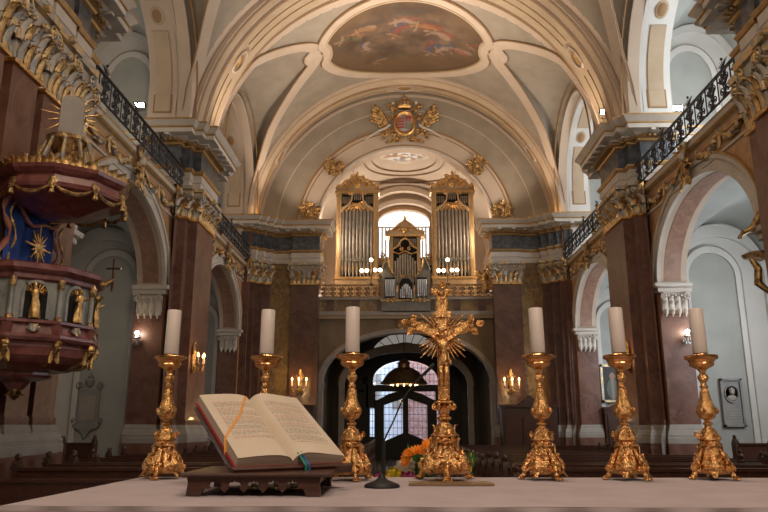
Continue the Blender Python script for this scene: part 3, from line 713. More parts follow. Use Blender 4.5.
# coat of arms
t=thing('coat_of_arms','gilded coat of arms with striped oval shield, wings and crown at the arch crown','ornament',(0,31.1,ZV+4.7))
fr=lambda u,z,d:(u,31.15-d,ZV+5.3+z)
mb=MB(); mb.lathe([(0,.0),(.5,.02),(.58,.10),(.5,.16),(.42,.12)],(0,31.1,ZV+5.25),28,0,sx=.92,sy=1.15,rot=Matrix.Rotation(PI/2,3,'X')); mb.build('shield_frame','gold',t)
mb=MB(); mb.lathe([(0,.17),(.25,.165),(.44,.10)],(0,31.1,ZV+5.25),28,0,sx=.92,sy=1.15,rot=Matrix.Rotation(PI/2,3,'X')); mb.build('shield','relief',t)
mb=MB()
for k in range(4): mb.box(-.34,-.02,30.90,30.95,ZV+4.98+k*.15,ZV+5.04+k*.15,k%2*0)
mb.box(.06,.12,30.90,30.95,ZV+5.3,ZV+5.62,0); mb.box(.20,.26,30.90,30.95,ZV+5.3,ZV+5.62,0); mb.box(.02,.32,30.9,30.95,ZV+5.48,ZV+5.53,0)
mb.box(.02,.34,30.92,30.96,ZV+4.95,ZV+5.22,1)
mb.build('shield_charges',['crestred','casegrey'],t)
for s2 in(-1,1):
    mb=MB()
    for k in range(7):
        a=.25+.09*k
        mb.leaf(fr(s2*(.75+.05*k),-.1+.1*k,.1),(s2*cos(a),0,sin(a)),(0,-1,0),.2,1.0-.06*k,.3,0,.02)
    for k in range(4): mb.leaf(fr(s2*(.65+.05*k),-.35-.05*k,.1),(s2*.8,0,-.4-.2*k),(0,-1,0),.2,.5,.5,0)
    mb.build('wing','goldold',t)
mb=MB()
for s2 in (-1,1):
    for (u,z,r,aa,cw) in ((.55,-.55,.2,0,1),(.85,-.35,.18,2,-1),(.7,.25,.17,1,1),(.35,-.75,.16,3,1),(1.0,-.6,.13,0,-1),(.5,.65,.15,2,1),(.7,.85,.13,0,-1),(1.15,-.15,.12,1,1)): mb.spiral(fr,s2*u,z,r,1.5,aa,s2*cw,.045,.14,0)
    mb.tube([fr(s2*.7,-.1,.1),fr(s2*.9,-.3,.15),fr(s2*1.2,-.4,.12),fr(s2*1.6,-.62,.05),fr(s2*1.9,-.85,.04)],[.06,.07,.06,.05,.03],6,1)
    mb.tube([fr(s2*.5,.5,.1),fr(s2*.62,.8,.15),fr(s2*.56,1.05,.12)],[.06,.09,.03],6,0); mb.ball(fr(s2*.55,1.0,.16),.09,8,1)
    for k in range(5): mb.leaf(fr(s2*(.1+.15*k),-.75-.02*k,.06),(s2*.6,0,-.6),(0,-1,0),.16,.32,.6,0)
mb.build('scrollwork',['goldold','stonewarm'],t)
mb=MB(); mb.lathe([(.3,0),(.36,.06),(.3,.1),(.34,.14)],(0,31.0,ZV+6.0),16,0,sy=.5)
for k in range(7):
    a=PI*(k/6)+PI; mb.tube([(.3*cos(a),31+.15*sin(a),ZV+6.1),(.38*cos(a),31+.2*sin(a),ZV+6.3),(.2*cos(a),31+.1*sin(a),ZV+6.45),(0,31,ZV+6.5)],.03,5,0)
mb.ball((0,31,ZV+6.56),.08,8,0); mb.tube([(0,31,ZV+6.55),(0,31,ZV+6.78)],.025,5,0); mb.tube([(-.08,31,ZV+6.7),(.08,31,ZV+6.7)],.022,5,0)
mb.build('crown','gold',t)
# ------------------------------------------------------------------ organ loft room
mb=MB()
mb.box(-5.3,-4.7,31.7,41,4.9,9.6,0); mb.box(4.7,5.3,31.7,41,4.9,9.6,0)
n=24
mb.grid(lambda u,v:(4.9*cos(PI*u),31.6+9.4*v,9.3+4.75*sin(PI*u)+.5*sin(PI*v)*sin(PI*u)),32,16,1)
mb.box(-4.9,4.9,31.6,41,4.9,5.1,0)
# back wall with arched window opening
mb.holewall(FY(40.5),-5,5,5,14.3,0,1.55,11.9,.75,0,.6,1,1,1)
for (z0,h,y) in ((12.9,.25,39.9),(13.45,.3,39.3)): mb.arc(FY(y),0,z0-.9,1.75,.9,1.75+.2,.9+h,0,.4,1,t0=.15,t1=PI-.15)
mb.arc(FY(40.45),0,11.9,1.55,.75,1.75,.95,-.06,0,2,legs=9)
for y in (33.5,36.6): # painted moulding rings on the ceiling
    pass
for (a,b_,w) in ((2.3,2.6,.12),(2.75,3.1,.06),(3.6,4.0,.10)):
    pts=[];nr=[]
    for k in range(64):
        t=2*PI*k/64; x=a*cos(t)*.8; y=36.0+b_*sin(t); u=math.acos(max(-1,min(1,x/4.9)))/PI; v=(y-31.6)/9.4
        pts.append((x,y,9.28+4.75*sin(PI*u)+.5*sin(PI*v)*sin(PI*u))); nr.append((0,0,-1))
    mb.ribbon(pts,nr,w,.07,1,closed=True,medge=2,ew=.03)
st(mb.build('wall_organ_loft',['cream','cream','line']),'organ loft room with barrel ceiling')
mb=MB(); mb.box(-1.6,1.6,40.9,40.95,9,12.8,0); 
for k in range(-7,8): mb.box(k*.22-.05,k*.22+.05,40.80,40.86,9,11.6,1)
mb.box(-.03,.03,40.78,40.88,9,12.7,2); mb.box(-1.55,1.55,40.78,40.88,11.6,11.68,2)
st(mb.build('window_9',['loftwin','white','white'],smooth=False),'glaring white arched window behind the organ')
# small ceiling painting
mb=MB(); vs=[];NR,NA=36,90
for r in range(NR+1):
    for k in range(NA):
        t=2*PI*k/NA; x=1.25*r/NR*cos(t)*(1+.12*sin(5*t)); y=35.9+1.5*r/NR*sin(t)*(1+.1*cos(4*t)); u=math.acos(x/4.9)/PI; v=(y-31.6)/9.4
        vs.append((x,y,9.26+4.75*sin(PI*u)+.5*sin(PI*v)*sin(PI*u)))
mb.add(vs,[(r*NA+k,r*NA+(k+1)%NA,(r+1)*NA+(k+1)%NA,(r+1)*NA+k) for r in range(NR) for k in range(NA)],0)
o=tag(mb.build('ceiling_painting','paint'),'small grey and white cloud painting on the loft ceiling above the organ','fresco')
ca_=o.data.color_attributes.new('paint','FLOAT_COLOR','POINT')
for i,(x,y,z) in enumerate(mb.v):
    c1=noise.fractal(Vector((x*1.6,y*1.6,3)),1.,2.,4); c2=noise.fractal(Vector((x*2.6,y*2.6,8)),1.,2.,4); e=math.hypot(x/1.3,(y-35.9)/1.5)
    c=Vector((.62,.53,.43)).lerp(Vector((.20,.22,.26)),max(0,min(1,(c1+.1)*4))*(1-e**4)) ; c=c.lerp(Vector((.85,.85,.85)),max(0,min(1,c2*5-.3))*(1-e**4)); c=c.lerp(Vector((.4,.18,.05)),max(0,min(1,-c2*5-.9))*(1-e**4))
    ca_.data[i].color=(*c,1)
# ------------------------------------------------------------------ organ
def pipes(par,xs,y,z0s,z1s,r,m='pipe',mouth=.55,nm='pipe'):
    for x,z0,z1 in zip(xs,z0s,z1s):
        mb=MB(); mb.lathe([(.25*r,z0),(r,z0+.35*min(1,(z1-z0)*.3)),(r,z1)],(x,y,0),12,0)
        zz=z0+.35*min(1,(z1-z0)*.3)+.02; mb.prism(FY(y-r-.012),[(x-r*.5,zz),(x+r*.5,zz),(x+r*.42,zz+r*1.2),(x,zz+r*2.4),(x-r*.42,zz+r*1.2)],0,.02,1)
        mb.build(nm,[m,'goldpaint'],par)
def tower(cx,sn):
    t=thing('organ_case','tall honey and gold organ tower with large grey pipes, %s of the two'%sn,'organ',(cx,33.6,5.1),'tall organ towers')
    y=33.4
    fr=lambda u,z,d:(cx+u,y-d,z)
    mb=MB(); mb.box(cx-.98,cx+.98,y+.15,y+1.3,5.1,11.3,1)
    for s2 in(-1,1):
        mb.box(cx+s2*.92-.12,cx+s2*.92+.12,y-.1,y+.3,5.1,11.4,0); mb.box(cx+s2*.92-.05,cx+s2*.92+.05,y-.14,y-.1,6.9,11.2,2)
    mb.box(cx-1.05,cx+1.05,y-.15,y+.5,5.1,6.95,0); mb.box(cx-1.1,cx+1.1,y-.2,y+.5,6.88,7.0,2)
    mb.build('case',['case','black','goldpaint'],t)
    mb=MB()
    # tracery over pipes
    mb.arc(fr,0,10.35,.80,.28,.86,.42,.02,.12,0,seg=24)
    top=[(-.82,10.35)]+[(-.8+1.6*k/20,10.35+.27*sin(PI*k/20)) for k in range(21)]+[(.82,10.35),(.82,10.75),(.3,10.55),(0,10.72),(-.3,10.55),(-.82,10.75)]
    for s2 in (-1,1):
        mb.tube([fr(s2*.84,10.4,.08),fr(s2*.5,10.62,.1),fr(s2*.3,10.9,.1),fr(s2*.26,11.25,.1),fr(0,11.42,.1)],[.06,.06,.05,.05,.05],6,0)
        mb.tube([fr(s2*.84,11.3,.08),fr(s2*.6,11.42,.1),fr(s2*.34,11.2,.1)],.045,6,0)
        mb.spiral(fr,s2*.2,10.68,.15,1.4,0,s2,.04,.12,1); mb.spiral(fr,s2*.55,10.42,.10,1.3,1,s2,.03,.1,1)
        mb.spiral(fr,s2*.38,11.32,.12,1.3,2,s2,.035,.12,1)
        for k in range(3): mb.leaf(fr(s2*(.1+.13*k),10.55+.06*k,.1),(s2*.5,0,-1),(0,-1,0),.12,.26,.5,1)
    mb.tube([fr(-.8,10.35,.06)]+[fr(-.8+1.6*k/12,10.35+.22*sin(PI*k/12),.08) for k in range(13)],.035,5,0)
    mb.ball(fr(0,10.62,.12),(.12,.08,.14),8,1,nz=.4)
    mb.build('pipe_shade',['case','gold'],t)
    mb=MB()
    out=[(-1.08,11.3),(1.08,11.3),(1.1,11.55),(.85,11.62),(.62,11.9),(.35,11.98),(.2,12.1),(-.2,12.1),(-.35,11.98),(-.62,11.9),(-.85,11.62),(-1.1,11.55)]
    mb.prism(fr,out,-.5,.12,0)
    inn=[(-.86,11.42),(.86,11.42),(.6,11.7),(.3,11.85),(-.3,11.85),(-.6,11.7)]
    for a_,b_ in zip(out[2:],out[3:]): mb.tube([fr(*a_,.16),fr(*b_,.16)],.05,6,2)
    mb.box(cx-1.12,cx+1.12,y-.2,y+.5,11.28,11.38,2)
    for s2 in (-1,1):
        mb.spiral(fr,s2*.5,11.7,.17,1.4,1,s2,.045,.16,1); mb.spiral(fr,s2*.95,11.62,.13,1.3,3,s2,.04,.16,1); mb.spiral(fr,s2*.25,12.12,.13,1.4,3,s2,.04,.12,1)
        mb.lathe([(.09,0),(.1,.05),(.05,.1),(.09,.2),(.03,.3),(0,.33)],fr(s2*1.0,11.55,.05),8,1)
        for k in range(4): mb.leaf(fr(s2*(.06+.16*k),11.95-.09*k,.14),(s2*.5,0,1),(0,-1,0),.15,.3,.5,1)
    mb.ball(fr(0,11.75,.14),(.17,.08,.2),10,1,nz=.3); mb.leaf(fr(0,12.05,.1),(0,0,1),(0,-1,0),.2,.38,.4,1)
    mb.build('crest',['case','gold','goldpaint'],t)
    xs=[cx-.72+.18*k for k in range(9)]
    pipes(t,xs,y+.02,[7.0]*9,[10.35+.22*sin(PI*k/8) for k in range(9)],.084)
    for (c0,n_,z0,z1) in ((-.58,4,10.75,11.15),(0,4,10.95,11.3),(.58,4,10.75,11.15)):
        pipes(t,[cx+c0-.15+.1*k for k in range(n_)],y+.05,[z0]*n_,[z1]*n_,.038)
    mb=MB(); mb.tube([fr(-.85,8.05,.1)]+[fr(-.8+.2*k,7.92-.0*k+.12*abs(sin(PI*k/8*1))*-1,.12) for k in range(9)]+[fr(.85,8.05,.1)],.03,5,0)
    for k in range(8): mb.leaf(fr(-.7+.2*k,7.95,.12),(0,0,-1),(0,-1,0),.1,.2,.4,0)
    mb.build('pipe_rail','casegrey',t)
    return t
tower(-2.37,'left'); tower(2.37,'right')
# central positive organ
t=thing('organ_case','small gilded central organ case with gabled top, between the tall towers','organ',(0,33.9,5.1))
y=33.8; fr=lambda u,z,d:(u,y-d,z)
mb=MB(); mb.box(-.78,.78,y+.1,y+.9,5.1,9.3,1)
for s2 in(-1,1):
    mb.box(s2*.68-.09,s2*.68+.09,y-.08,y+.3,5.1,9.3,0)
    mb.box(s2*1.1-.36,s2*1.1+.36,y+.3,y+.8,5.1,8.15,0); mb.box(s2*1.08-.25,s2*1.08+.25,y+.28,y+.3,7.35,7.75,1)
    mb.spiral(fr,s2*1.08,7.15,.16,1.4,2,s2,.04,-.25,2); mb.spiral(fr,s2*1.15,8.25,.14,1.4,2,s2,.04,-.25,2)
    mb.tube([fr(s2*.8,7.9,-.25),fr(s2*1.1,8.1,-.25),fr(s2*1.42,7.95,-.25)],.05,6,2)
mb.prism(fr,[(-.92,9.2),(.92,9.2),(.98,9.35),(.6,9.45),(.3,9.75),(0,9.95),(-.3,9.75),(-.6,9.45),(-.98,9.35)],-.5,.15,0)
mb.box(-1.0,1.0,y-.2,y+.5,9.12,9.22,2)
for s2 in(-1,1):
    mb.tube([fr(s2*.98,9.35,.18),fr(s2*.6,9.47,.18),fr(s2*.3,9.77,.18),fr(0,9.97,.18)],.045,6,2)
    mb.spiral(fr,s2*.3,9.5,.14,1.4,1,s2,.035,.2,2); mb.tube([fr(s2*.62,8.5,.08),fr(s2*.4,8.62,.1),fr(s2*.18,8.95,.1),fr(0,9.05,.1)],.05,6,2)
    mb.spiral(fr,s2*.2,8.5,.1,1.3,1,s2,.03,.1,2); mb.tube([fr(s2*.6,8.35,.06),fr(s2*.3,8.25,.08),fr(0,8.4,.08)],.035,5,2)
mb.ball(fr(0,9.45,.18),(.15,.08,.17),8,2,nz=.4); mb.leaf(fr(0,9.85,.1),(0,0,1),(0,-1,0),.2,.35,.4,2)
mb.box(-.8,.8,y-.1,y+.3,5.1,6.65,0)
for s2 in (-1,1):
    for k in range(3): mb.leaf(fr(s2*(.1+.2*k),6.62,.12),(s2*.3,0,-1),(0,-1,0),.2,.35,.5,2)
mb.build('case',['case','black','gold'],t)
pipes(t,[-.5+.125*k for k in range(9)],y,[6.75]*9,[7.9+.4*sin(PI*k/8) for k in range(9)],.052)
for c0 in (-.38,.38): pipes(t,[c0-.14+.093*k for k in range(4)],y+.03,[8.62]*4,[9.05]*4,.036)
# rueckpositiv on the parapet
t=thing('choir_organ','low grey green choir organ with silver pipes standing on the loft parapet','organ',(0,31.5,5.0))
y=31.35; fr=lambda u,z,d:(u,y-d,z)
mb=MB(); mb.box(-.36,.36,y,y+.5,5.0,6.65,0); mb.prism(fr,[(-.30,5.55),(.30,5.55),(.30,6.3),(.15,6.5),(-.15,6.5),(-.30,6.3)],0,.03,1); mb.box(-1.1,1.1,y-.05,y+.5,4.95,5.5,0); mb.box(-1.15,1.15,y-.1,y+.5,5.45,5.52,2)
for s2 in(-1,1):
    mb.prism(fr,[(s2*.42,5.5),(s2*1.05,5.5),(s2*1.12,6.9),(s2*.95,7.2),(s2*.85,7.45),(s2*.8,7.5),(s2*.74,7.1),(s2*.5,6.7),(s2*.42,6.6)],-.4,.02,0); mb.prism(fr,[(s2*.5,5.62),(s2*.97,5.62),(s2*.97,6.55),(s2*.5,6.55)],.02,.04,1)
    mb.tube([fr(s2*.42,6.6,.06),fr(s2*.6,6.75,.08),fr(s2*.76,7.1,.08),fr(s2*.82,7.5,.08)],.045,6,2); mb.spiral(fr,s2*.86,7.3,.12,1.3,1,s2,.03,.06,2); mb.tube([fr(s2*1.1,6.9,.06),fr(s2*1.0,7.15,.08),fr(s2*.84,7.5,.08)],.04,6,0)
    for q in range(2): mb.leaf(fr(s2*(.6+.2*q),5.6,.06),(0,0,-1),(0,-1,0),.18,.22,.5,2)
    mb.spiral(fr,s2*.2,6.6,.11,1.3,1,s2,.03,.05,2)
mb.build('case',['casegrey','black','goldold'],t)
pipes(t,[-.24+.08*k for k in range(7)],y-.06,[5.58]*7,[6.0+.25*sin(PI*k/6) for k in range(7)],.034,'pipesil')
for s2 in(-1,1): pipes(t,[s2*.73-.18+.09*k for k in range(5)],y-.08,[5.65]*5,[6.45]*5,.038,'pipesil')
# loft parapet wall and balustrades
mb=MB(); mb.box(-3.95,3.95,31.5,31.9,4.9,5.62,0)
mb.box(-3.95,3.95,31.4,31.5,5.55,5.66,1)
for k in range(-3,4):
    if k: mb.box(k*1.15-.17,k*1.15+.17,31.47,31.5,5.0,5.55,2)
mb.box(-3.95,3.95,31.30,31.55,4.82,5.0,1); mb.box(-3.95,3.95,31.38,31.55,4.68,4.82,3)
st(mb.build('trim_17',['marble_och','stone','marble_dark','cream2'],smooth=False),'ochre panelled parapet of the organ loft')
for s2,sn in SIDES:
    t=thing('balustrade','bronze scrollwork balustrade of the organ loft, %s half'%sn,'railing',(s2*2.55,31.42,5.66),'loft balustrade halves')
    fr=lambda u,z,d:(u,31.42-d,z)
    mb=MB(); x0,x1=sorted((s2*1.2,s2*3.92)); mb.box(x0,x1,31.38,31.46,6.18,6.25,0); mb.build('top_rail','bronze',t)
    mb=MB(); mb.box(x0,x1,31.39,31.45,5.66,5.70,0); mb.build('bottom_rail','bronze',t)
    mb=MB()
    for k in range(7):
        xc=x0+.2+k*.39; 
        for q in (-1,1):
            mb.spiral(fr,xc+q*.09,6.05,.09,1.3,PI/2,q,.026,0,0); mb.spiral(fr,xc+q*.09,5.82,.09,1.3,-PI/2,-q,.026,0,0); mb.scroll(fr,(xc+q*.03,5.75),(xc+q*.03,6.12),q*.06,.03,.022,0,0)
        mb.ball(fr(xc,5.94,.02),(.04,.03,.06),6,0); mb.tube([fr(xc+.195,5.66,0),fr(xc+.195,6.2,0)],.014,5,0)
    mb.build('scrollwork','bronze',t)
# lower end wall with entrance arch
mb=MB(); fr=FY(31.6)
mb.holewall(fr,-5.3,5.3,NF,4.72,0,3.75,1.9,2.15,0,.6,0,1,1)
mb.arc(fr,0,1.9,3.75,2.15,3.95,2.35,-.08,0,1,legs=NF); mb.arc(fr,0,1.9,3.95,2.35,4.0,2.4,-.04,0,2,legs=1.9)
for s2 in(-1,1):
    xa,xb=sorted((s2*3.65,s2*5.1)); mb.box(xa,xb,31.48,31.6,1.62,1.82,1)
    xa,xb=sorted((s2*3.70,s2*5.1)); mb.box(xa,xb,31.45,31.6,-.35,0,1); mb.box(xa,xb,31.40,31.6,NF,-.35,1)
mb.box(-.35,.35,31.5,31.6,4.2,4.62,3)
st(mb.build('wall_end',['marble_och2','stone','line','goldold'] if 'marble_och2' in M else ['panelwarm','stone','line','goldold']) if False else mb.build('wall_end',['lowwall','stone','line','goldold']),'lower end wall with wide entrance arch')
# passage under the loft
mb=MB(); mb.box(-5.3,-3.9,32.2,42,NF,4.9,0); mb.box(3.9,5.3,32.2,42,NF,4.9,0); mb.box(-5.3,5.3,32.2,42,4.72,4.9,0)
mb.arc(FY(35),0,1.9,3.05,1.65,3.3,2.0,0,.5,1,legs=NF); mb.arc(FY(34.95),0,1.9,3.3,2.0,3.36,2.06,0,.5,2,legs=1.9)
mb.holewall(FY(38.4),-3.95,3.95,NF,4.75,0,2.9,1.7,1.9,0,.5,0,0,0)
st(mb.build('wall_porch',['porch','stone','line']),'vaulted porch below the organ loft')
mb=MB(); mb.arc(FY(37.0),0,3.2,1.2,1.05,1.9,1.55,0,.05,0,t0=.5,t1=PI-.5,seg=24)
for k in range(9):
    t=.5+(PI-1.0)*k/8; mb.bar((1.2*cos(t),36.97,3.2+1.05*sin(t)),(1.9*cos(t),36.97,3.2+1.55*sin(t)),.035,.035,1)
st(mb.build('window_10',['daywinl','iron'],smooth=False),'crescent fanlight above the entrance')
# street behind door
mb=MB(); mb.box(-9,1.0,46,46.4,NF-.2,9,0); mb.box(0.2,9,45.2,45.9,NF-.2,9,1); mb.box(-9,9,38.9,46,NF-.2,NF-.02,2)
for k in range(4): mb.box(-4+k*1.6,-3.2+k*1.6,45.95,46,1,3.2,2)
st(mb.build('wall_street',['street','brick','stone'],smooth=False),'sunlit street facades seen through the door')
# door
def door():
    t=bpy.data.objects.new('door_1',None); COL.objects.link(t); t.location=(0,38.3,NF+ZO); t['kind']='structure'; ORG['door_1']=Vector((0,38.3,NF)); t['label']='glazed black iron entrance door with arched transom'
    Y=38.3; fr=FY(Y)
    mb=MB()
    # frame with openings: build of bars
    def seg(a,b_,w): mb.bar((a[0],Y,a[1]),(b_[0],Y,b_[1]),w,.14,0)
    mb.arc(fr,0,2.35,1.74,1.05,2.95,1.55,-.05,.1,0,legs=1.75,seg=30)
    for s2 in(-1,1): mb.box(*sorted((s2*1.9,s2*2.95)),Y-.04,Y+.09,NF,2.4,0)
    for s2 in(-1,1):
        xa,xb=sorted((s2*2.0,s2*2.95)); 
        mb.box(xa,xb,Y-.05,Y+.1,NF,-.6,0); mb.box(s2*2.12-.12,s2*2.12+.12,Y-.1,Y+.1,NF,2.4,0); mb.box(s2*2.75-.2,s2*2.75+.2,Y-.08,Y+.1,NF,2.0,0)
        mb.lathe([(.16,0),(.12,.1),(.18,.25),(.06,.38),(0,.42)],(s2*2.15,Y-.05,2.15),10,0)
        mb.box(xa,xb,Y-.05,Y+.1,1.6,1.85,0)
        # leaf bottoms rising toward centre
        mb.prism(fr,[(s2*.05,NF),(s2*1.3,NF),(s2*1.3,-.90),(s2*.05,-.38)],-.05,.06,0)
        mb.box(min(s2*1.15,s2*1.66),max(s2*1.15,s2*1.66),Y-.1,Y+.08,NF,1.3,0)
        mb.prism(fr,[(s2*1.55,NF),(s2*2.1,NF),(s2*2.1,-.6),(s2*1.55,-.6)],-.05,.06,0)
        mb.box(min(s2*1.6,s2*2.1),max(s2*1.6,s2*2.1),Y-.1,Y+.08,.9,1.75,0)
        mb.prism(fr,[(s2*1.7,.85),(s2*1.7,1.2),(s2*.9,1.62),(0,1.85),(0,1.42),(s2*.8,1.15)],-.08,.06,0)
    mb.box(-.15,.15,Y-.1,Y+.1,NF,1.8,0); mb.box(-2.1,2.1,Y-.1,Y+.1,1.75,2.1,0)
    mb.build('frame','dooriron',t)
    mb=MB()
    for k in range(-9,10):
        x=k*.22
        if abs(x)<.1: continue
        top=1.7+1.62*sqrt(max(0,1-(x/2.0)**2)); mb.box(x-.012,x+.012,Y-.02,Y+.02,1.9,top,0)
        mb.box(x-.010,x+.010,Y-.02,Y+.02,-.7,1.75,0)
    for z in (-.5,-.15,.2,.55,.9,1.25,1.55,2.3,2.65,3.0): mb.box(-1.95*(1 if z<2.5 else .8),1.95*(1 if z<2.5 else .8),Y-.02,Y+.02,z-.012,z+.012,0)
    mb.build('glazing_bars','dooriron',t)
    mb=MB(); mb.box(-1.97,1.97,Y+.03,Y+.035,-.7,1.75,0)
    mb.prism(fr,[(1.97*cos(PI*k/20),1.75+1.6*sin(PI*k/20)) for k in range(21)],.03,.035,0); mb.build('pane','pane',t)
door()
# ------------------------------------------------------------------ wrought iron gallery railings
for sd,sn in SIDES:
    for (y0,y1,w) in ((13.4,20.3,'nearer'),(23.65,30.0,'farther')):
        X=sd*6.92; t=thing('gallery_railing','black scrolled wrought iron railing of the %s %s gallery'%(w,sn),'railing',(X,(y0+y1)/2,7.0),'wrought iron gallery railings')
        fr=lambda u,z,d:(X+d,u,z)
        bow=lambda y:0
        mb=MB(); mb.box(X-.035,X+.035,y0,y1,7.66,7.70,0); mb.build('top_rail','iron',t)
        mb=MB(); mb.box(X-.02,X+.02,y0,y1,7.03,7.06,0); mb.build('bottom_rail','iron',t)
        n=int((y1-y0)/.62); w_=(y1-y0)/n; mb=MB(); pb=MB()
        for k in range(n):
            yc=y0+w_*(k+.5)
            for q in(-1,1):
                mb.spiral(fr,yc+q*.13,7.50,.12,1.5,PI/2,q,.019,0,0,seg=5); mb.spiral(fr,yc+q*.13,7.2,.12,1.5,-PI/2,-q,.019,0,0,seg=5)
                mb.scroll(fr,(yc+q*.04,7.12),(yc+q*.04,7.6),q*.09,.045,.017,0,0,seg=5)
                mb.leaf(fr(yc+q*.02,7.35,0),(0,q*.7,.5),(-sd,0,0),.10,.2,.6,0,.008,2,4)
            mb.ball(fr(yc,7.36,0),(.03,.05,.06),6,0)
            pb=MB(); pb.tube([fr(y0+w_*k,7.0,0),fr(y0+w_*k,7.68,0)],.018,5,0); pb.build('post','iron',t)
            if k%3==1:
                for a in range(-3,4): mb.tube([fr(yc,7.68,0),fr(yc+.05*a,7.82,0),fr(yc+.09*a,7.93-.02*abs(a),0)],[.012,.01,.006],4,0)
                mb.ball(fr(yc,7.95,0),.035,6,0)
        mb.build('scrollwork','iron',t)
# ------------------------------------------------------------------ small sculpted figures
def figure(mb,base,h,yaw=0,m=0,mhair=None,arm=(.6,-.5),wings=False,fold=9,baby=False,lean=0):
    """robed figure: one continuous robe and torso, head with face, two bent arms with hands"""
    R=Matrix.Rotation(yaw,3,'Z'); B=Vector(base); f=MB()
    prof=[(.17,0),(.185,.03),(.16,.2),(.14,.38),(.115,.5),(.10,.58),(.125,.68),(.135,.76),(.09,.82),(.045,.845),(.04,.87)]
    if baby: prof=[(.03,0),(.07,.12),(.13,.25),(.15,.38),(.13,.5),(.14,.62),(.12,.7),(.05,.76),(.04,.79)]
    f.lathe([(r*h*.78,z*h) for r,z in prof],(0,0,0),20,0,mod=lambda a,z,k:(1+.13*sin(fold*a+z*9/h)*(1 if z<.6*h else .25)),sx=1.08,sy=.8)
    hz=.925*h if not baby else .88*h; hr=.066*h*(1.4 if baby else 1)
    f.ball((0,-.01*h,hz),(hr*.85,hr*.95,hr*1.1),12,0); f.ball((0,-hr*1.0,hz-.1*hr),(hr*.16,hr*.22,hr*.22),6,0)
    f.ball((0,hr*.25,hz+hr*.25),(hr*.95,hr*.95,hr*.95),10,m=0,nz=.5)
    for s2,a in ((-1,arm[0]),(1,arm[1])):
        sh=Vector((s2*.125*h,0,.76*h)); el=sh+Vector((s2*.07*h,-.05*h,-.15*h+max(0,a)*.2*h)); ha=el+Vector((s2*.02*h+s2*a*.05*h,-.13*h,.02*h+a*.14*h))
        f.tube([sh,el,ha],[.045*h,.038*h,.024*h],7,0); f.ball(ha,(.026*h,.03*h,.022*h),6,0)
    if wings:
        for s2 in(-1,1):
            for k in range(4): f.leaf((s2*.06*h,.07*h,.66*h),(s2*(.9-.15*k),.2,.6-.45*k),(0,-1,0),.12*h,(.42-.05*k)*h,.3,0,.008*h)
    if lean:
        f.v=[(x+lean*z,y,z) for x,y,z in f.v]
    mb.add([B+R@Vector(p) for p in f.v],f.f,m)
# ------------------------------------------------------------------ pulpit
PC=(-6.15,10.7); NP=10; PH=PI/NP+PI/5*0
t=thing('pulpit','red marble pulpit with gold figures in niches, hung on the near left pier','pulpit',(PC[0],PC[1],.4))
def ngon(r,k,ph=0): a=-PI/2-PI/10*1+2*PI/NP*k+ph; return (PC[0]+r*cos(a),PC[1]+r*sin(a))
ph0=-PI/2-PI/10
mb=MB(); mb.lathe([(0,1.0),(.95,1.0),(1.04,1.16),(1.12,1.18),(1.15,1.22),(1.15,1.26),(1.07,1.29),(1.05,1.40),(1.12,1.43),(1.12,1.47),(1.02,1.49),(0,1.49)],(*PC,0),NP,[0]*11,phase=ph0)
mb.build('ledge','pulpitred',t,smooth=False) if 'pulpitred' in M else None
M['pulpitred']=mat('polished crimson marble',(.15,.035,.032),.3,col2=(.27,.10,.085),scale=4,detail=8,dist=1,coat=.4)
M['pulpitgreen']=mat('grey green marble niche',(.20,.215,.20),.4,col2=(.34,.34,.32),scale=4,detail=8,dist=1)
for o in []: pass
mb.build('ledge','pulpitred',t,smooth=False)
mb=MB(); mb.lathe([(.0,.50),(.12,.53),(.2,.64),(.46,.69),(.50,.73),(.50,.77),(.72,.80),(.90,.88),(1.0,.98),(1.03,1.10),(1.02,1.16),(0,1.16)],(*PC,0),NP,0,phase=ph0); mb.build('bowl','pulpitred',t,smooth=False)
mb=MB(); mb.lathe([(.0,.36),(.06,.40),(.09,.46),(.05,.50),(.10,.55),(.03,.6),(0,.6)],(*PC,0),12,0); 
for k in range(6): mb.leaf((PC[0]+.05*cos(k),PC[1]+.05*sin(k),.62),(cos(k)*.3,sin(k)*.3,-1),(cos(k),sin(k),0),.12,.2,.5,0)
mb.build('pendant','goldold',t)
mb=MB(); mb.lathe([(1.0,1.45),(1.0,2.12),(0,2.12)],(*PC,0),NP,0,phase=ph0); mb.build('parapet','pulpitgreen',t,smooth=False)
mb=MB(); mb.lathe([(1.02,2.05),(1.06,2.08),(1.06,2.14),(1.12,2.17),(1.16,2.21),(1.16,2.28),(1.10,2.31),(0,2.31)],(*PC,0),NP,0,phase=ph0); mb.build('handrail','pulpitred',t,smooth=False)
for k in range(-1,6):
    a=ph0+2*PI/NP*k; x,y=PC[0]+1.04*cos(a),PC[1]+1.04*sin(a)
    mb=MB(); mb.lathe([(.055,1.45),(.055,1.52),(.038,1.54),(.035,1.93),(.05,1.97),(.055,2.08)],(x,y,0),10,[1,0,2,1,1]); mb.box(x-.06,x+.06,y-.06,y+.06,1.27,1.47,0); mb.build('columnette',['pulpitred','goldold','pulpitgreen'],t)
    mb=MB(); x2,y2=PC[0]+1.05*cos(a),PC[1]+1.05*sin(a)
    U=Vector((cos(a),sin(a),0)); 
    mb.tube([Vector((PC[0],PC[1],0))+U*r+Vector((0,0,z)) for r,z in ((1.06,1.18),(1.10,1.08),(1.03,.97),(.92,.88),(.78,.84))],[.045,.055,.045,.04,.02],8,0)
    mb.ball(Vector((PC[0],PC[1],0))+U*1.10+Vector((0,0,1.13)),(.065,.065,.07),8,1,nz=.3)
    for q in (.1,-.1): mb.leaf(Vector((PC[0],PC[1],1.08))+U*1.08,(U.x*-.3-U.y*q*3,U.y*-.3+U.x*q*3,-1),U,.1,.24,.5,1)
    mb.build('corbel_bracket',['goldold','gold'],t)
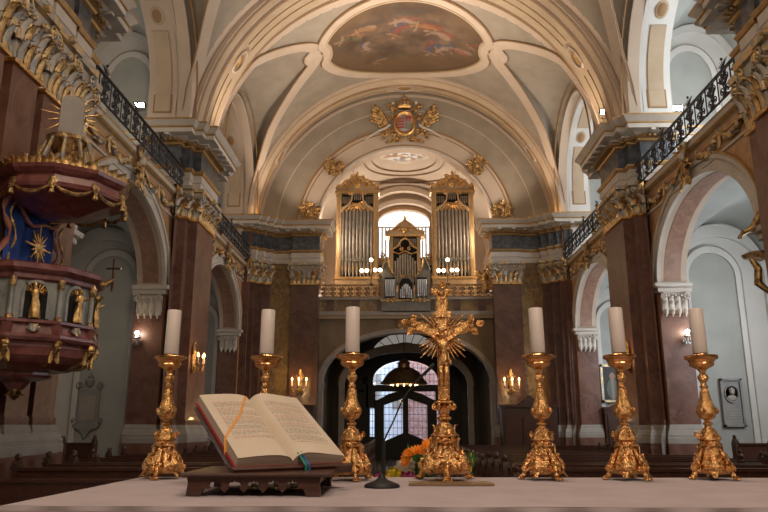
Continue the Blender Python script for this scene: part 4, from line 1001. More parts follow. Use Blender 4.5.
for k in range(-1,5):
    a=ph0+2*PI/NP*(k+.5); U=Vector((cos(a),sin(a),0)); T=Vector((-sin(a),cos(a),0)); r0=1.0*cos(PI/NP)
    fr=lambda u,z,d,U=U,T=T,r0=r0: Vector((PC[0],PC[1],0))+U*(r0+d)+T*u+Vector((0,0,z))
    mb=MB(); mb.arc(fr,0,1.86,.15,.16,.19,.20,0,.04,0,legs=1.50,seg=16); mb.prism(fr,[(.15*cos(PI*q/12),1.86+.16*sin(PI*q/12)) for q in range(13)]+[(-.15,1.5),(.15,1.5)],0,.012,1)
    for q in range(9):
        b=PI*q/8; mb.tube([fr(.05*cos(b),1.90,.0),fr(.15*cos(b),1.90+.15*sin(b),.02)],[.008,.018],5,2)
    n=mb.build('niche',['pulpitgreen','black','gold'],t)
    mb=MB(); p=fr(0,1.5,.09); figure(mb,(p.x,p.y,1.49),.52,yaw=a+PI/2,arm=(1.0 if k%2 else -.3,.4),fold=6,lean=.06*(-1)**k); mb.build('saint_figure','gold',t)
    mb=MB(); q_=fr(0,1.35,.10); 
    for s2 in(-1,1): mb.spiral(fr,s2*.06,1.36,.045,1.3,PI/2,s2,.013,.10,0)
    mb.leaf(fr(0,1.41,.10),(0,0,-1),U,.10,.12,.4,0); mb.build('cartouche','goldgrey',t)
# canopy
CC=(-5.9,10.98)
t=thing('pulpit_canopy','many sided crimson sounding board with gold swags and cresting above the pulpit','canopy',(CC[0],CC[1],3.45))
mb=MB(); mb.lathe([(0,3.30),(.3,3.32),(.55,3.42),(.8,3.50),(.92,3.55),(.98,3.58),(1.0,3.63),(.96,3.66),(.93,3.78),(.99,3.81),(1.04,3.86),(1.06,3.92),(1.01,3.94),(0,4.0)],(*CC,0),NP,0,phase=ph0); mb.build('sounding_board','pulpitred',t,smooth=False)
mb=MB()
for k in range(-3,8):
    a0=ph0+2*PI/NP*k;a1=a0+2*PI/NP
    A=Vector((CC[0]+1.02*cos(a0),CC[1]+1.02*sin(a0),3.60));B_=Vector((CC[0]+1.02*cos(a1),CC[1]+1.02*sin(a1),3.60))
    mb.tube([A.lerp(B_,q/10)+Vector((0,0,-.13*4*q/10*(1-q/10))) for q in range(11)],[.015+.02*sin(PI*q/10) for q in range(11)],6,0)
    mb.lathe([(.01,.12),(.05,.08),(.03,.03),(.05,-.06),(0,-.08)],(A.x,A.y,3.50),8,0)
    mb.leaf(A+Vector((0,0,.1)),(0,0,-1),(cos(a0),sin(a0),0),.14,.2,.5,0)
mb.build('swag','goldold',t)
mb=MB()
for k in range(-3,8):
    for q in range(6):
        a0=ph0+2*PI/NP*k;a1=a0+2*PI/NP; A=Vector((CC[0]+1.02*cos(a0),CC[1]+1.02*sin(a0),3.91));B_=Vector((CC[0]+1.02*cos(a1),CC[1]+1.02*sin(a1),3.91)); p=A.lerp(B_,(q+.5)/6); am=(a0+a1)/2
        mb.leaf(p,(0,0,1),(cos(am),sin(am),0),.12,.11+.05*(q%2),.7,0); mb.ball(p+Vector((0,0,.10)),.022,6,0)
mb.build('cresting','gold',t)
mb=MB()
for k in range(-3,7):
    a=ph0+2*PI/NP*(k+.0); U=Vector((cos(a),sin(a),0)); c=Vector((CC[0],CC[1],0))
    mb.tube([c+U*r+Vector((0,0,z)) for r,z in ((.9,4.02),(.82,4.12),(.7,4.04),(.58,4.08),(.46,4.3),(.38,4.52),(.32,4.68),(.24,4.62),(.28,4.56))],[.035,.045,.04,.035,.035,.035,.035,.03,.015],6,0)
mb.build('volute_bracket','goldgrey',t)
mb=MB(); mb.lathe([(.0,3.98),(.5,4.0),(.28,4.1),(.18,4.35),(.3,4.58),(.36,4.64),(.36,4.7),(.2,4.76),(0,4.76)],(*CC,0),16,0); mb.build('drum','goldold',t)
t2=thing('sunburst_tablet','stone law tablet with gilded sunrays standing on top of the pulpit canopy','tablet',(-5.88,11.0,4.8))
fr=lambda u,z,d:(-5.88+u*.8,11.0+u*.6-d*.8,z-.05)
mb=MB(); mb.prism(fr,[(-.18,4.86),(.18,4.86),(.18,5.42)]+[(.18*cos(PI*q/8),5.42+.14*sin(PI*q/8)) for q in range(9)]+[(-.18,5.42)],0,.08,0); mb.build('tablet','stone',t2)
mb=MB()
for k in range(18):
    a=2*PI*k/18; r=.42+.12*(k%2); mb.prism(fr,[(.2*cos(a-.05),5.2+.2*sin(a-.05)),(.2*cos(a+.05),5.2+.2*sin(a+.05)),(r*cos(a),5.2+r*sin(a))],-.06,-.02,0)
mb.build('sunrays','gold',t2)
# blue cloth
t=thing('velvet_hanging','blue velvet hanging with gold sunburst between pulpit and canopy','hanging',(-6.5,11.3,2.3))
mb=MB(); mb.grid(lambda u,v:(-6.50+.05*sin(u*26)+.03*sin(u*9+v*5),10.45+1.55*u,2.35+1.35*v),60,20,0); mb.build('cloth','blue',t)
mb=MB()
for (y,dx) in ((10.42,0),(12.02,0)):
    mb.tube([(-6.46+dx+.04*sin(z*9),y+.06*sin(z*7),z) for z in [2.35+.09*i for i in range(15)]],[.035+.02*sin(i*1.7) for i in range(15)],8,0)
    mb.tube([(-6.40+dx+.04*sin(z*9),y+.10+.06*sin(z*7+1),z) for z in [2.5+.09*i for i in range(12)]],[.02+.012*sin(i*2.1) for i in range(12)],6,1)
mb.tube([(-6.42,10.45+1.55*i/12,3.55-.28*4*(i/12)*(1-i/12)*(1) +.05*sin(i)) for i in range(13)],.035,8,0)
mb.build('border_drapery',['drape','goldold'],t) if 'drape' in M else None
M['drape']=mat('pinkish gilt drapery',(.42,.22,.16),.5,col2=(.30,.08,.06),scale=6)
mb.build('border_drapery',['drape','goldold'],t)
mb=MB(); fr=lambda u,z,d:(-6.42+d,11.35+u,2.92+z)
for k in range(16):
    a=2*PI*k/16; r=(.42,.24,.33,.24)[k%4]; mb.prism(fr,[(.05*cos(a-.5),.05*sin(a-.5)),(.05*cos(a+.5),.05*sin(a+.5)),(r*cos(a+.02),r*sin(a+.02)),(r*cos(a-.02),r*sin(a-.02))],0,.03,0)
mb.ball((-6.40,11.35,2.92),(.04,.1,.1),10,0); mb.build('sunburst','gold',t)
# pulpit crucifix
t=thing('hand_crucifix','small dark crucifix standing out from the right rim of the pulpit','crucifix',(-4.93,10.95,2.2))
p=atY(113,278,10.95); 
mb=MB(); mb.tube([(-5.1,10.9,2.2),(p[0]-.1,10.95,p[2]-.1),(p[0]+.02,10.95,p[2]-.02)],[.035,.045,.03],6,0); mb.build('bracket_arm','goldold',t)
mb=MB(); mb.box(p[0]-.015,p[0]+.015,10.93,10.97,p[2]-.22,p[2]+.32,0); mb.box(p[0]-.12,p[0]+.12,10.93,10.97,p[2]+.14,p[2]+.17,0); mb.build('cross','wood',t)
# ------------------------------------------------------------------ pews
def pew(x0,x1,Y,lab,first=False,ztop=-.75,cat='pews in the nave',fz=NF):
    t=thing('pew',lab,'pew',((x0+x1)/2,Y,fz),cat); h=ztop-fz
    mb=MB(); mb.box(x0,x1,Y,Y+.04,fz+.35,ztop-.03,0); mb.box(x0,x1,Y-.03,Y+.06,ztop-.05,ztop,0); mb.box(x0,x1,Y-.015,Y,fz+.6,fz+.66,0)
    n=max(2,int((x1-x0)/1.1))
    for k in range(n+1): xx=x0+(x1-x0)*k/n; mb.box(xx-.04,xx+.04,Y-.015,Y,fz+.35,ztop-.05,0)
    mb.build('backrest','woodred',t,smooth=False)
    mb=MB(); mb.box(x0,x1,Y-.42,Y,fz+.40,fz+.44,0); mb.build('seat','wood',t,smooth=False)
    for x in (x0,x1):
        mb=MB(); fr=FX(x-.035)
        poly=[(Y-.5,fz),(Y+.12,fz),(Y+.12,fz+.5),(Y+.06,fz+.62),(Y+.12,fz+.75),(Y+.14,ztop-.02),(Y+.08,ztop+.08),(Y,ztop+.13),(Y-.08,ztop+.08),(Y-.1,ztop-.05),(Y-.05,fz+.75),(Y-.2,fz+.62),(Y-.42,fz+.6),(Y-.5,fz+.5)]
        mb.prism(fr,poly,0,.07,0); mb.ball((x,Y,ztop+.15),(.045,.07,.06),8,0,nz=.3)
        for q in (-1,1): mb.spiral(lambda u,z,d:(x+d,u,z),Y+q*.07,ztop+.02,.06,1.2,PI/2,q,.018,-.05 if x<0 else .05,0)
        mb.build('end_panel','woodred' if first else 'wood',t)
for s2,sn in SIDES:
    for k in range(19):
        Y=10.24+.98*k+(.98 if k>8 else 0)*0+(0 if k<9 else .0)
        inb=(14.4<Y<19.6) or (24.2<Y<29.4); xo=7.6 if inb else 6.25
        if Y>28.9: continue
        zt=(-.74,-.64,-.64,-.67)[k] if k<4 else -.75
        a,b=sorted((s2*1.3,s2*xo)); od=['front','second','third','fourth','fifth','sixth','seventh','eighth','ninth','tenth','eleventh','twelfth','thirteenth','fourteenth','fifteenth','sixteenth','seventeenth','eighteenth','nineteenth'][k]
        pew(a,b,Y,'dark oak pew, %s row from the altar %s of the aisle'%(od,sn),k==0,zt)
    for k in range(3):
        a,b=sorted((s2*8.3,s2*10.3)); pew(a,b,15.2+1.8*k,'short dark bench in the %s side chapel, %s from the altar'%(sn,('first','second','third')[k]),ztop=-.45,cat='side chapel benches')
# confessionals
for s2,sn in SIDES:
    t=thing('confessional','dark wooden confessional with pointed gable against the end wall on the %s'%sn,'confessional',(s2*5.1,30.2,NF),'confessionals at the end wall')
    fr=lambda u,z,d:(s2*5.1+u,30.0-d,z)
    mb=MB(); mb.box(s2*5.1-1.15,s2*5.1+1.15,30.0,30.8,NF,.72,0); mb.build('cabinet','wood',t,smooth=False)
    mb=MB(); mb.prism(fr,[(-1.2,.72),(1.2,.72),(1.2,.82),(.55,.84),(0,1.22),(-.55,.84),(-1.2,.82)],-.7,.08,0); mb.build('gable','wood',t,smooth=False)
    for q in (-.75,0,.75):
        mb=MB(); mb.prism(fr,[(q-.28,NF+.1),(q+.28,NF+.1),(q+.28,.3),(q,.5),(q-.28,.3)],0,.04,0); mb.build('door','woodred',t,smooth=False)
# ------------------------------------------------------------------ wall sconces
def sconce(p,dirv,lab,n=3,group='three armed wall sconces',power=10,sc_=1.):
    t=thing('wall_sconce',lab,'wall lamp',(p[0],p[1],p[2]-.5),group); D=Vector(dirv).normalized(); T=Vector((-D.y,D.x,0)); P=Vector(p)
    fr=lambda u,z,d:P+T*(u*sc_)+D*(d*sc_)+Vector((0,0,z*sc_))
    mb=MB(); mb.ball(fr(0,.05,.02),(.12*sc_,.06*sc_,.32*sc_) if abs(D.y)>.5 else (.06*sc_,.12*sc_,.32*sc_),10,0,nz=.2)
    for q in(-1,1): mb.spiral(fr,q*.1,.3,.09,1.3,PI/2,q,.02,.05,0); mb.spiral(fr,q*.1,-.25,.08,1.3,-PI/2,-q,.02,.05,0)
    mb.leaf(fr(0,.35,.04),(0,0,1),D,.14,.25,.4,0); mb.build('backplate','goldold',t)
    for k in range(n):
        u=(k-(n-1)/2)*.27; dd=.34-.1*abs(k-(n-1)/2)
        mb=MB(); mb.tube([fr(0,-.1,.05),fr(u*.4,-.26,dd*.6),fr(u*.8,-.28,dd),fr(u,-.15,dd),fr(u,-.1,dd)],.016*sc_,6,0); mb.lathe([(.02,0),(.065,.02),(.05,.03),(.03,.04)],fr(u,-.1,dd),10,0); mb.build('arm','goldold',t)
        mb=MB(); mb.lathe([(.024*sc_,0),(.024*sc_,.2*sc_)],fr(u,-.07,dd),8,0); mb.build('candle_sleeve','wax',t)
        mb=MB(); mb.lathe([(.015,0),(.034,.03),(.03,.07),(.0,.13)],fr(u,.13,dd),8,0); mb.build('flame_bulb','candleflame',t)
    l=bpy.data.lights.new('sconce_light','POINT'); l.energy=power; l.color=(1,.62,.26); l.shadow_soft_size=.12; o=bpy.data.objects.new('sconce_light',l); COL.objects.link(o); o.location=fr(0,.15,.62)+Vector((0,0,ZO))
pL=atY(300,383,30.8); sconce((pL[0],30.82,pL[2]-.05),(0,-1,0),'lit three candle sconce on the marble pilaster left of the entrance arch',power=34,sc_=1.15)
pR=atY(511,383,30.8); sconce((pR[0],30.82,pR[2]-.05),(0,-1,0),'lit three candle sconce on the marble pilaster right of the entrance arch',power=34,sc_=1.15)
for s2,sn in SIDES:
    sconce((s2*6.52,21.05,1.85),(-s2,0,0),'lit candle sconce on the marble pilaster between the %s arches'%sn,power=14)
    p=(s2*7.85,20.15,2.35); t=thing('crystal_wall_lamp','bright crystal wall lamp on the pier jamb inside the nearer %s arch'%sn,'wall lamp',p,'crystal wall lamps')
    mb=MB(); mb.tube([(p[0],20.2,2.35),(p[0],20.05,2.25),(p[0],19.95,2.35),(p[0],19.95,2.45)],.02,6,0); mb.lathe([(.03,0),(.12,.03),(.10,.06),(.03,.1)],(p[0],19.95,2.4),12,0); mb.build('bracket','silver',t)
    mb=MB(); 
    for q in range(10): a=2*PI*q/10; mb.lathe([(0,-.10),(.02,-.04),(0,0)],(p[0]+.12*cos(a),19.95+.12*sin(a),2.4-.03*(q%2)),5,0); mb.lathe([(0,-.12),(.02,-.05),(0,0)],(p[0]+.06*cos(a),19.95+.06*sin(a),2.33),5,0)
    mb.build('crystal_drops','glass',t)
    mb=MB(); mb.ball((p[0],19.95,2.58),.06,12,0); mb.build('bulb','led' if 0 else 'bulb2' if 'bulb2' in M else 'led',t)
    l=bpy.data.lights.new('wall_lamp_light','POINT'); l.energy=5; l.color=(1,.78,.5); l.shadow_soft_size=.1; o=bpy.data.objects.new('wall_lamp_light',l); COL.objects.link(o); o.location=(p[0],19.75,2.6+ZO)
# floodlights on the cornices
def flood(p,lab,w=.34,tilt=.5):
    t=thing('floodlight',lab,'floodlight',p,'floodlights on the cornices')
    mb=MB(); R=Matrix.Rotation(tilt,3,'X'); c=Vector(p)+Vector((0,0,.22)); mb.obox(c,(w,.10,.2),R,0); mb.tube([(p[0]-w/2-.02,p[1],p[2]+.22),(p[0]-w/2-.02,p[1],p[2]),(p[0]+w/2+.02,p[1],p[2]),(p[0]+w/2+.02,p[1],p[2]+.22)],.012,5,0); mb.build('housing','iron',t)
    mb=MB(); mb.obox(c+R@Vector((0,-.056,0)),(w-.05,.01,.15),R,0); mb.build('lens','led',t)
for (u,v,Y,lab) in ((140,105,20.6,'bright floodlight on the cornice beside the nearer left gallery niche'),(677,108,20.6,'bright floodlight on the cornice beside the nearer right gallery niche'),(229,212,30.3,'bright floodlight on the far left cornice above the gallery railing'),(584,215,30.3,'bright floodlight on the far right cornice above the gallery railing'),(602,112,21.0,'small warm spotlight at the foot of the vault rib above the right pilaster')):
    p=atY(u,v,Y); flood((p[0],p[1],p[2]-.22),lab,.34 if v!=112 else .16)
# loft candelabra with globe bulbs
for s2,sn in SIDES:
    t=thing('candelabra','five globe candelabra on the loft balustrade %s of the choir organ'%sn,'candelabra',(s2*1.65,31.3,6.2),'loft candelabra'); X=(atY(371,270,31.2) if s2<0 else atY(448,270,31.2))
    X0=X[0]; z0=X[2]
    mb=MB(); mb.lathe([(.12,6.25),(.04,6.32),(.03,z0-.15),(.05,z0-.1),(.02,z0+.0),(.02,z0+.35)],(X0,31.3,0),8,0)
    for q in (-.42,-.19,.19,.42): mb.tube([(X0,31.3,z0-.2),(X0+q*.6,31.3,z0-.28),(X0+q,31.3,z0-.15),(X0+q,31.3,z0-.05)],.016,5,0)
    mb.build('stem','bronze',t)
    for q,zz in ((-.42,0),(-.19,0),(.19,0.02),(.42,0.02),(0,.5)): mb=MB(); mb.ball((X0+q,31.3,z0+zz),.085,12,0); mb.build('globe_bulb','bulb',t)
    l=bpy.data.lights.new('candelabra_light','POINT'); l.energy=18; l.color=(1,.72,.4); l.shadow_soft_size=.3; o=bpy.data.objects.new('candelabra_light',l); COL.objects.link(o); o.location=(X0,30.9,z0+.3+ZO)
# statues on the balustrade
mb=MB(); p=atY(313,290,31.1); figure(mb,(p[0],31.0,6.2),.85,arm=(.3,.8),wings=True,m=0); tag(mb.build('angel_statue','silver'),'silvery winged bust on the loft balustrade beside the left pilaster','statue')
mb=MB(); p=atY(487,293,31.3); figure(mb,(p[0]-.05,31.45,5.9),1.1,arm=(.8,.1),wings=True,m=0); tag(mb.build('angel_statue','goldold'),'dark gilded angel statue on the right end of the loft balustrade','statue')
# right near pier wall statue
p=atX(757,232,6.9); t=thing('putto_bracket','dark gilded arm and console projecting from the near right pier','statue',(7.1,14.2,3.4))
mb=MB(); q=atY(742,245,14.1); 
b=Vector((7.25,14.1,4.3)); mb.tube([b,(7.15,14.1,4.15),(7.0,14.1,3.95),(6.8,14.1,3.85),(6.72,14.1,3.78)],[.1,.09,.07,.05,.03],8,0); mb.ball((6.72,14.08,3.76),(.05,.05,.04),8,0,nz=.4); mb.build('arm','goldold',t)
mb=MB(); mb.prism(FY(14.05),[(7.2,3.3),(6.85,3.34),(6.8,3.42),(6.95,3.46),(7.2,3.48)],0,.25,0); mb.tube([(7.2,14.1,2.6),(6.98,14.1,2.8),(7.02,14.1,3.1),(6.9,14.1,3.3)],[.05,.09,.08,.05],8,0); mb.build('console','goldold',t)
# chandelier-like lantern of the porch
Y=34.2; t=thing('porch_lantern','domed dark iron lantern with a ring of warm bulbs hanging in the entrance arch','lantern',(0,Y,.9)); c=atY(404,384,Y); cz=c[2]; cx_=c[0]
mb=MB(); mb.lathe([(1.12,0),(1.15,.05),(1.05,.12),(.95,.28),(.75,.55),(.5,.72),(.3,.78),(.28,.95),(.34,1.0),(.2,1.1),(.08,1.2),(0,1.25)],(cx_,Y,cz),16,0); mb.build('dome','bronze',t)
mb=MB(); mb.tube([(cx_,Y,cz+1.2),(cx_,Y,4.7)],.02,6,0); mb.build('chain','iron',t)
for k in range(12):
    a=2*PI*k/12; mb=MB(); mb.ball((cx_+.62*cos(a),Y+.62*sin(a)*.9-.0,cz-.02),.05,8,0); mb.build('bulb','candleflame',t)
mb=MB(); mb.lathe([(1.0,-.02),(1.0,.02),(.62,.03),(.62,-.02)],(cx_,Y,cz-.02),20,0); mb.build('ring','goldold',t)
l=bpy.data.lights.new('lantern_light','POINT'); l.energy=25; l.color=(1,.7,.35); l.shadow_soft_size=.3; o=bpy.data.objects.new('lantern_light',l); COL.objects.link(o); o.location=(cx_,Y,cz-.35+ZO)
# memorial reliefs on chapel walls
t=thing('memorial_relief','grey framed memorial with oval portrait relief on the right chapel wall','relief',(9.32,20.95,0))
mb=MB(); mb.box(9.02,9.64,20.92,20.98,-.05,1.32,0); fr=FY(20.92,-1); 
for (a,b_,c_,d_) in ((9.02,9.64,1.26,1.32),(9.02,9.64,-.05,.01),(9.02,9.08,-.05,1.32),(9.58,9.64,-.05,1.32)): mb.box(a,b_,20.86,20.93,c_,d_,0)
for k in range(5): mb.box(9.14,9.52,20.905,20.92,.1+.08*k,.125+.08*k,1)
mb.build('frame','relief',t) if 0 else mb.build('frame',['relief','stone'],t)
mb=MB(); mb.lathe([(.0,.0),(.17,.0),(.19,.05),(.215,.05),(.22,.0)],(9.33,20.92,.88),24,0,sy=1.2,rot=Matrix.Rotation(PI/2,3,'X')); mb.build('medallion','relief',t)
mb=MB(); mb.ball((9.33,20.88,.93),(.075,.07,.10),14,0); mb.ball((9.33,20.90,.76),(.14,.05,.09),12,0); mb.ball((9.33,20.815,.92),(.015,.02,.025),6,0); mb.ball((9.33,20.89,.98),(.085,.07,.075),12,0,nz=.3); mb.build('portrait_bust','stone',t)
t=thing('memorial_relief','grey epitaph with urn finial and scrolled foot on the left chapel wall','relief',(-9.6,20.95,-.2)); p=atY(89,400,20.95); x=p[0]
mb=MB(); fr=FY(20.98,-1); mb.prism(fr,[(x-.32,.0),(x+.32,.0),(x+.32,.95),(x+.2,1.05),(x-.2,1.05),(x-.32,.95)],0,.07,0); mb.prism(fr,[(x-.24,.12),(x+.24,.12),(x+.24,.85),(x-.24,.85)],.07,.09,1)
mb.prism(fr,[(x-.4,0),(x+.4,0),(x+.36,-.08),(x+.15,-.15),(x,-.38),(x-.15,-.15),(x-.36,-.08)],0,.12,0)
for s2 in(-1,1): mb.spiral(fr,x+s2*.3,1.15,.12,1.4,-PI/2,s2,.03,.06,0); mb.spiral(fr,x+s2*.4,.1,.10,1.3,-PI/2,-s2,.03,.06,0)
mb.build('tablet','relief2' if 'relief2' in M else 'relief',t) if 0 else mb.build('tablet',['relief','stone'],t)
mb=MB(); mb.lathe([(.04,0),(.1,.06),(.13,.2),(.06,.26),(.09,.3),(.02,.38),(0,.45)],(x,20.92,1.1),12,0); mb.build('urn','relief',t)
# painting + cupboard in far right chapel
p=atY(613,385,30.5); t=thing('framed_painting','dark portrait painting in a brown frame in the far right chapel','painting',(p[0],30.6,p[2]-.6))
mb=MB(); mb.box(p[0]-.5,p[0]+.5,30.55,30.62,p[2]-.7,p[2]+.85,0)
for (a,b_,c_,d_) in ((-.5,.5,.77,.87),(-.5,.5,-.72,-.62),(-.5,-.4,-.72,.87),(.4,.5,-.72,.87)): mb.box(p[0]+a,p[0]+b_,30.48,30.56,p[2]+c_,p[2]+d_,0)
mb.build('frame','goldgrey',t,smooth=False)
mb=MB(); mb.grid(lambda u,v:(p[0]-.4+.8*u,30.545,p[2]-.62+1.39*v),30,50,0); o=mb.build('canvas','portrait',t); ca_=o.data.color_attributes.new('paint','FLOAT_COLOR','POINT')
for i,(x,y,z) in enumerate(mb.v):
    dx=(x-p[0])/.4; dz=(z-p[2]-.08)/.7; c=Vector((.03,.025,.02)); 
    if math.hypot(dx/.28,(dz-.42)/.22)<1: c=Vector((.30,.18,.12))
    elif math.hypot(dx/.62,(dz+.35)/.62)<1: c=Vector((.10,.12,.10)) if abs(dx)>.15 else Vector((.25,.2,.16))
    ca_.data[i].color=(*c,1)
t=thing('vestment_cupboard','low dark wooden cupboard below the portrait in the far right chapel','cupboard',(8.9,29.8,NF))
mb=MB(); mb.box(8.1,9.9,29.6,30.2,NF,.62,0); mb.box(8.05,9.95,29.55,30.25,.62,.72,0); mb.prism(FY(29.6),[(8.3,.72),(9.7,.72),(9.4,.9),(9.0,1.02),(8.6,.9)],0,.3,0); mb.build('body','woodred',t,smooth=False)
for q in (8.2,8.65,9.1,9.5):
    mb=MB(); mb.box(q,q+.36,29.56,29.6,NF+.2,.45,0); mb.build('door','wood',t,smooth=False)
# ------------------------------------------------------------------ altar
TZ=-.214
t=thing('altar','stone altar table on the raised sanctuary floor','altar',(.05,2.56,SF))
mb=MB(); mb.box(-1.36,1.46,2.02,3.08,TZ-.10,TZ-.012,0); mb.build('tabletop','stone',t,smooth=False)
mb=MB(); mb.box(-1.1,1.2,2.2,2.9,SF,TZ-.10,0); mb.box(-1.2,1.3,2.1,3.0,SF,SF+.12,0); mb.build('block','stone',t,smooth=False)
t=thing('altar_cloth','white linen altar cloth with a pinkish woven hem covering the altar','tablecloth',(.05,2.56,TZ))
mb=MB()
x0,x1,y0,y1=-1.395,1.5,2.0,3.10
def cl(u,v):
    x=x0+(x1-x0)*u;y=y0+(y1-y0)*v; return (x,y,TZ+.0012*noise.noise(Vector((x*4,y*6,0)))-.001)
mb.grid(cl,80,40,0)
mb.grid(lambda u,v:(x0+(x1-x0)*u,y0-.004-.006*sin(u*90)*v,TZ-.001-.012*v),80,2,0)
for (f_) in (lambda u,v:(x0-.003-.01*sin(u*30)*v,y0+(y1-y0)*u,TZ-.001-.30*v),lambda u,v:(x1+.003,y0+(y1-y0)*u,TZ-.001-.30*v),lambda u,v:(x0+(x1-x0)*u,y1+.003+.008*sin(u*70)*v,TZ-.001-.28*v)): mb.grid(f_,40,6,0)
mb.build('linen','cloth',t)
mb=MB(); mb.grid(lambda u,v:(x0+(x1-x0)*u,y0-.006-.010*sin(u*90)*(.3+v),TZ-.012-.28*v),80,8,0); mb.build('front_hem','clothhem',t)
# candlestick
def mod3(a,z,k): return 1
def candlestick():
    t=thing('altar_candlestick','x','candlestick',(0,0,TZ),'gilded altar candlesticks')
    L=dict(local=True)
    # foot: three lobed body
    prof=[(.045,.020),(.062,.024),(.070,.040),(.070,.060),(.058,.080),(.046,.098),(.038,.115),(.035,.127),(.046,.130),(.048,.138),(.040,.142),(.036,.150)]
    mb=MB(); mb.lathe(prof,(0,0,0),48,0,mod=lambda a,z,k:1+(.16*cos(3*a+PI/2*0+PI/2) if z<.11 else 0)+.035*sin(9*a)*(1 if z<.12 else 0),nz=.004); 
    for k in range(3):
        a=2*PI*k/3-PI/2; U=Vector((cos(a),sin(a),0)); fr=lambda u,z,d,U=U: U*u+Vector((0,0,z))+Vector((-U.y,U.x,0))*d
        # cartouche faces between feet
        b=a+PI/3; V=Vector((cos(b),sin(b),0)); T=Vector((-V.y,V.x,0)); g=lambda u,z,d,V=V,T=T:V*(.062+d)+T*u+Vector((0,0,z))
        mb.ball(g(0,.06,0),(.02,.02,.026),10,0); 
        for s2 in(-1,1):
            mb.spiral(g,s2*.02,.085,.014,1.3,PI/2,s2,.0045,-.004,0); mb.spiral(g,s2*.026,.045,.013,1.3,-PI/2,-s2,.0045,.008,0)
            mb.leaf(g(s2*.012,.1,-.014),(V.x*-.2,V.y*-.2,1),V,.02,.032,.5,0,.002)
        mb.leaf(g(0,.04,.012),(V.x*.3,V.y*.3,-1),V,.03,.03,.5,0,.002)
    mb.build('base','stick',t,local=True)
    for k in range(3):
        a=2*PI*k/3-PI/2; U=Vector((cos(a),sin(a),0)); fr=lambda u,z,d,U=U: U*u+Vector((0,0,z))+Vector((-U.y,U.x,0))*d
        mb=MB()
        mb.tube([fr(*q,0) for q in ((.034,.122),(.042,.112),(.050,.096),(.060,.076),(.070,.052),(.076,.030),(.084,.014))],[.005,.007,.008,.009,.009,.009,.010],8,0)
        for d in (-.012,.012): mb.spiral(fr,.076,.046,.015,1.5,PI/2,1,.006,d,0)
        mb.ball(fr(.090,.009,0),(.014,.014,.009),8,0)
        for q in (-.012,0,.012): mb.ball(fr(.099,.006,q),(.006,.005,.006),6,0)
        mb.leaf(fr(.062,.1,0),(U.x*.3,U.y*.3,-1),U,.026,.04,.5,0,.002)
        mb.build('foot','stick',t,local=True)
    prof=[(.036,.150),(.044,.155),(.045,.162),(.040,.170),(.034,.182),(.026,.196),(.014,.206),(.013,.212),(.021,.216),(.021,.222),(.012,.226),(.012,.234),(.020,.238),(.033,.248),(.040,.264),(.040,.278),(.030,.298),(.0215,.320),(.016,.348),(.0135,.362),(.017,.366),(.018,.371),(.012,.375),(.0115,.386),(.016,.392),(.020,.402),(.020,.412),(.013,.422),(.012,.430),(.016,.436),(.020,.444)]
    mb=MB(); mb.lathe(prof,(0,0,0),40,0,mod=lambda a,z,k:1+(.05*cos(8*a) if (.15<z<.2 or .24<z<.35) else 0)+(.05*cos(6*a) if .39<z<.42 else 0),nz=.003)
    for k in range(6):
        a=PI/3*k; U=Vector((cos(a),sin(a),0))
        mb.leaf(U*.027+Vector((0,0,.240)),(U.x*.42,U.y*.42,1),U,.026,.030,.15,0,.002)
        mb.leaf(U*.037+Vector((0,0,.160)),(-U.x*.45,-U.y*.45,1),U,.028,.030,.3,0,.002)
        mb.leaf(U*.016+Vector((0,0,.355)),(U.x*.1,U.y*.1,-1),U,.014,.05,.4,0,.0015)
        if k%2: mb.ball(U*.039+Vector((0,0,.272)),(.010,.010,.014),8,0)
        if k%2==0: mb.spiral(lambda u,z,d,U=U:U*(.045+u)+Vector((0,0,.176+z))+Vector((-U.y,U.x,0))*d,0,0,.011,1.3,PI/2,-1,.004,0,0)
    mb.build('stem','stick',t,local=True)
    mb=MB(); mb.lathe([(.018,.440),(.030,.447),(.046,.455),(.050,.463),(.048,.468),(.052,.474),(.055,.480),(.064,.483),(.0675,.487),(.0675,.496),(.064,.499),(.055,.497),(.030,.494),(.028,.505),(.026,.508),(0,.508)],(0,0,0),40,0); mb.build('drip_pan','stick2',t,local=True)
    return t
M['stick2']=mat('coppery gilded pan',(.85,.45,.18),.25,1,col2=(.55,.26,.10),scale=30,bump=.15,bscale=60)
spots=[((-1.278,2.99),'outermost left, at the back left corner of the altar'),((-.868,2.99),'directly behind the open book'),((-.497,2.93),'between the open book and the crucifix'),((.282,2.97),'first to the right of the crucifix'),((.620,2.97),'second to the right of the crucifix'),((.970,3.0),'outermost right of the altar')]
c0=None
def candle():
    t=thing('altar_candle','x','candle',(0,0,TZ+.508),'white altar candles')
    mb=MB(); mb.lathe([(.029,0),(.030,.003),(.0295,.186),(.027,.19),(.020,.187),(.004,.182),(0,.182)],(0,0,0),28,0); mb.build('wax_body','wax',t,local=True)
    mb=MB(); mb.tube([(0,0,.180),(0,0,.189),(.001,0,.194)],.0012,5,0); mb.build('wick','dark',t,local=True); return t
c0=candlestick(); k0=candle()
bpy.context.view_layer.update()
for i,((x,y),w) in enumerate(spots):
    o=c0 if i==0 else dup(c0,(x,y,TZ)); o.location=(x,y,TZ+ZO); o['label']='ornate gilded candlestick, '+w; o.rotation_euler.z=(i*.37)%(2*PI/3)*.4
    k=k0 if i==0 else dup(k0,(x,y,TZ)); k.location=(x,y,TZ+ZO+.508); k['label']='unlit white candle on the candlestick '+w
    ti=[.012,.008,0,-.015,-.02,-.012][i]; k.rotation_euler.y=ti
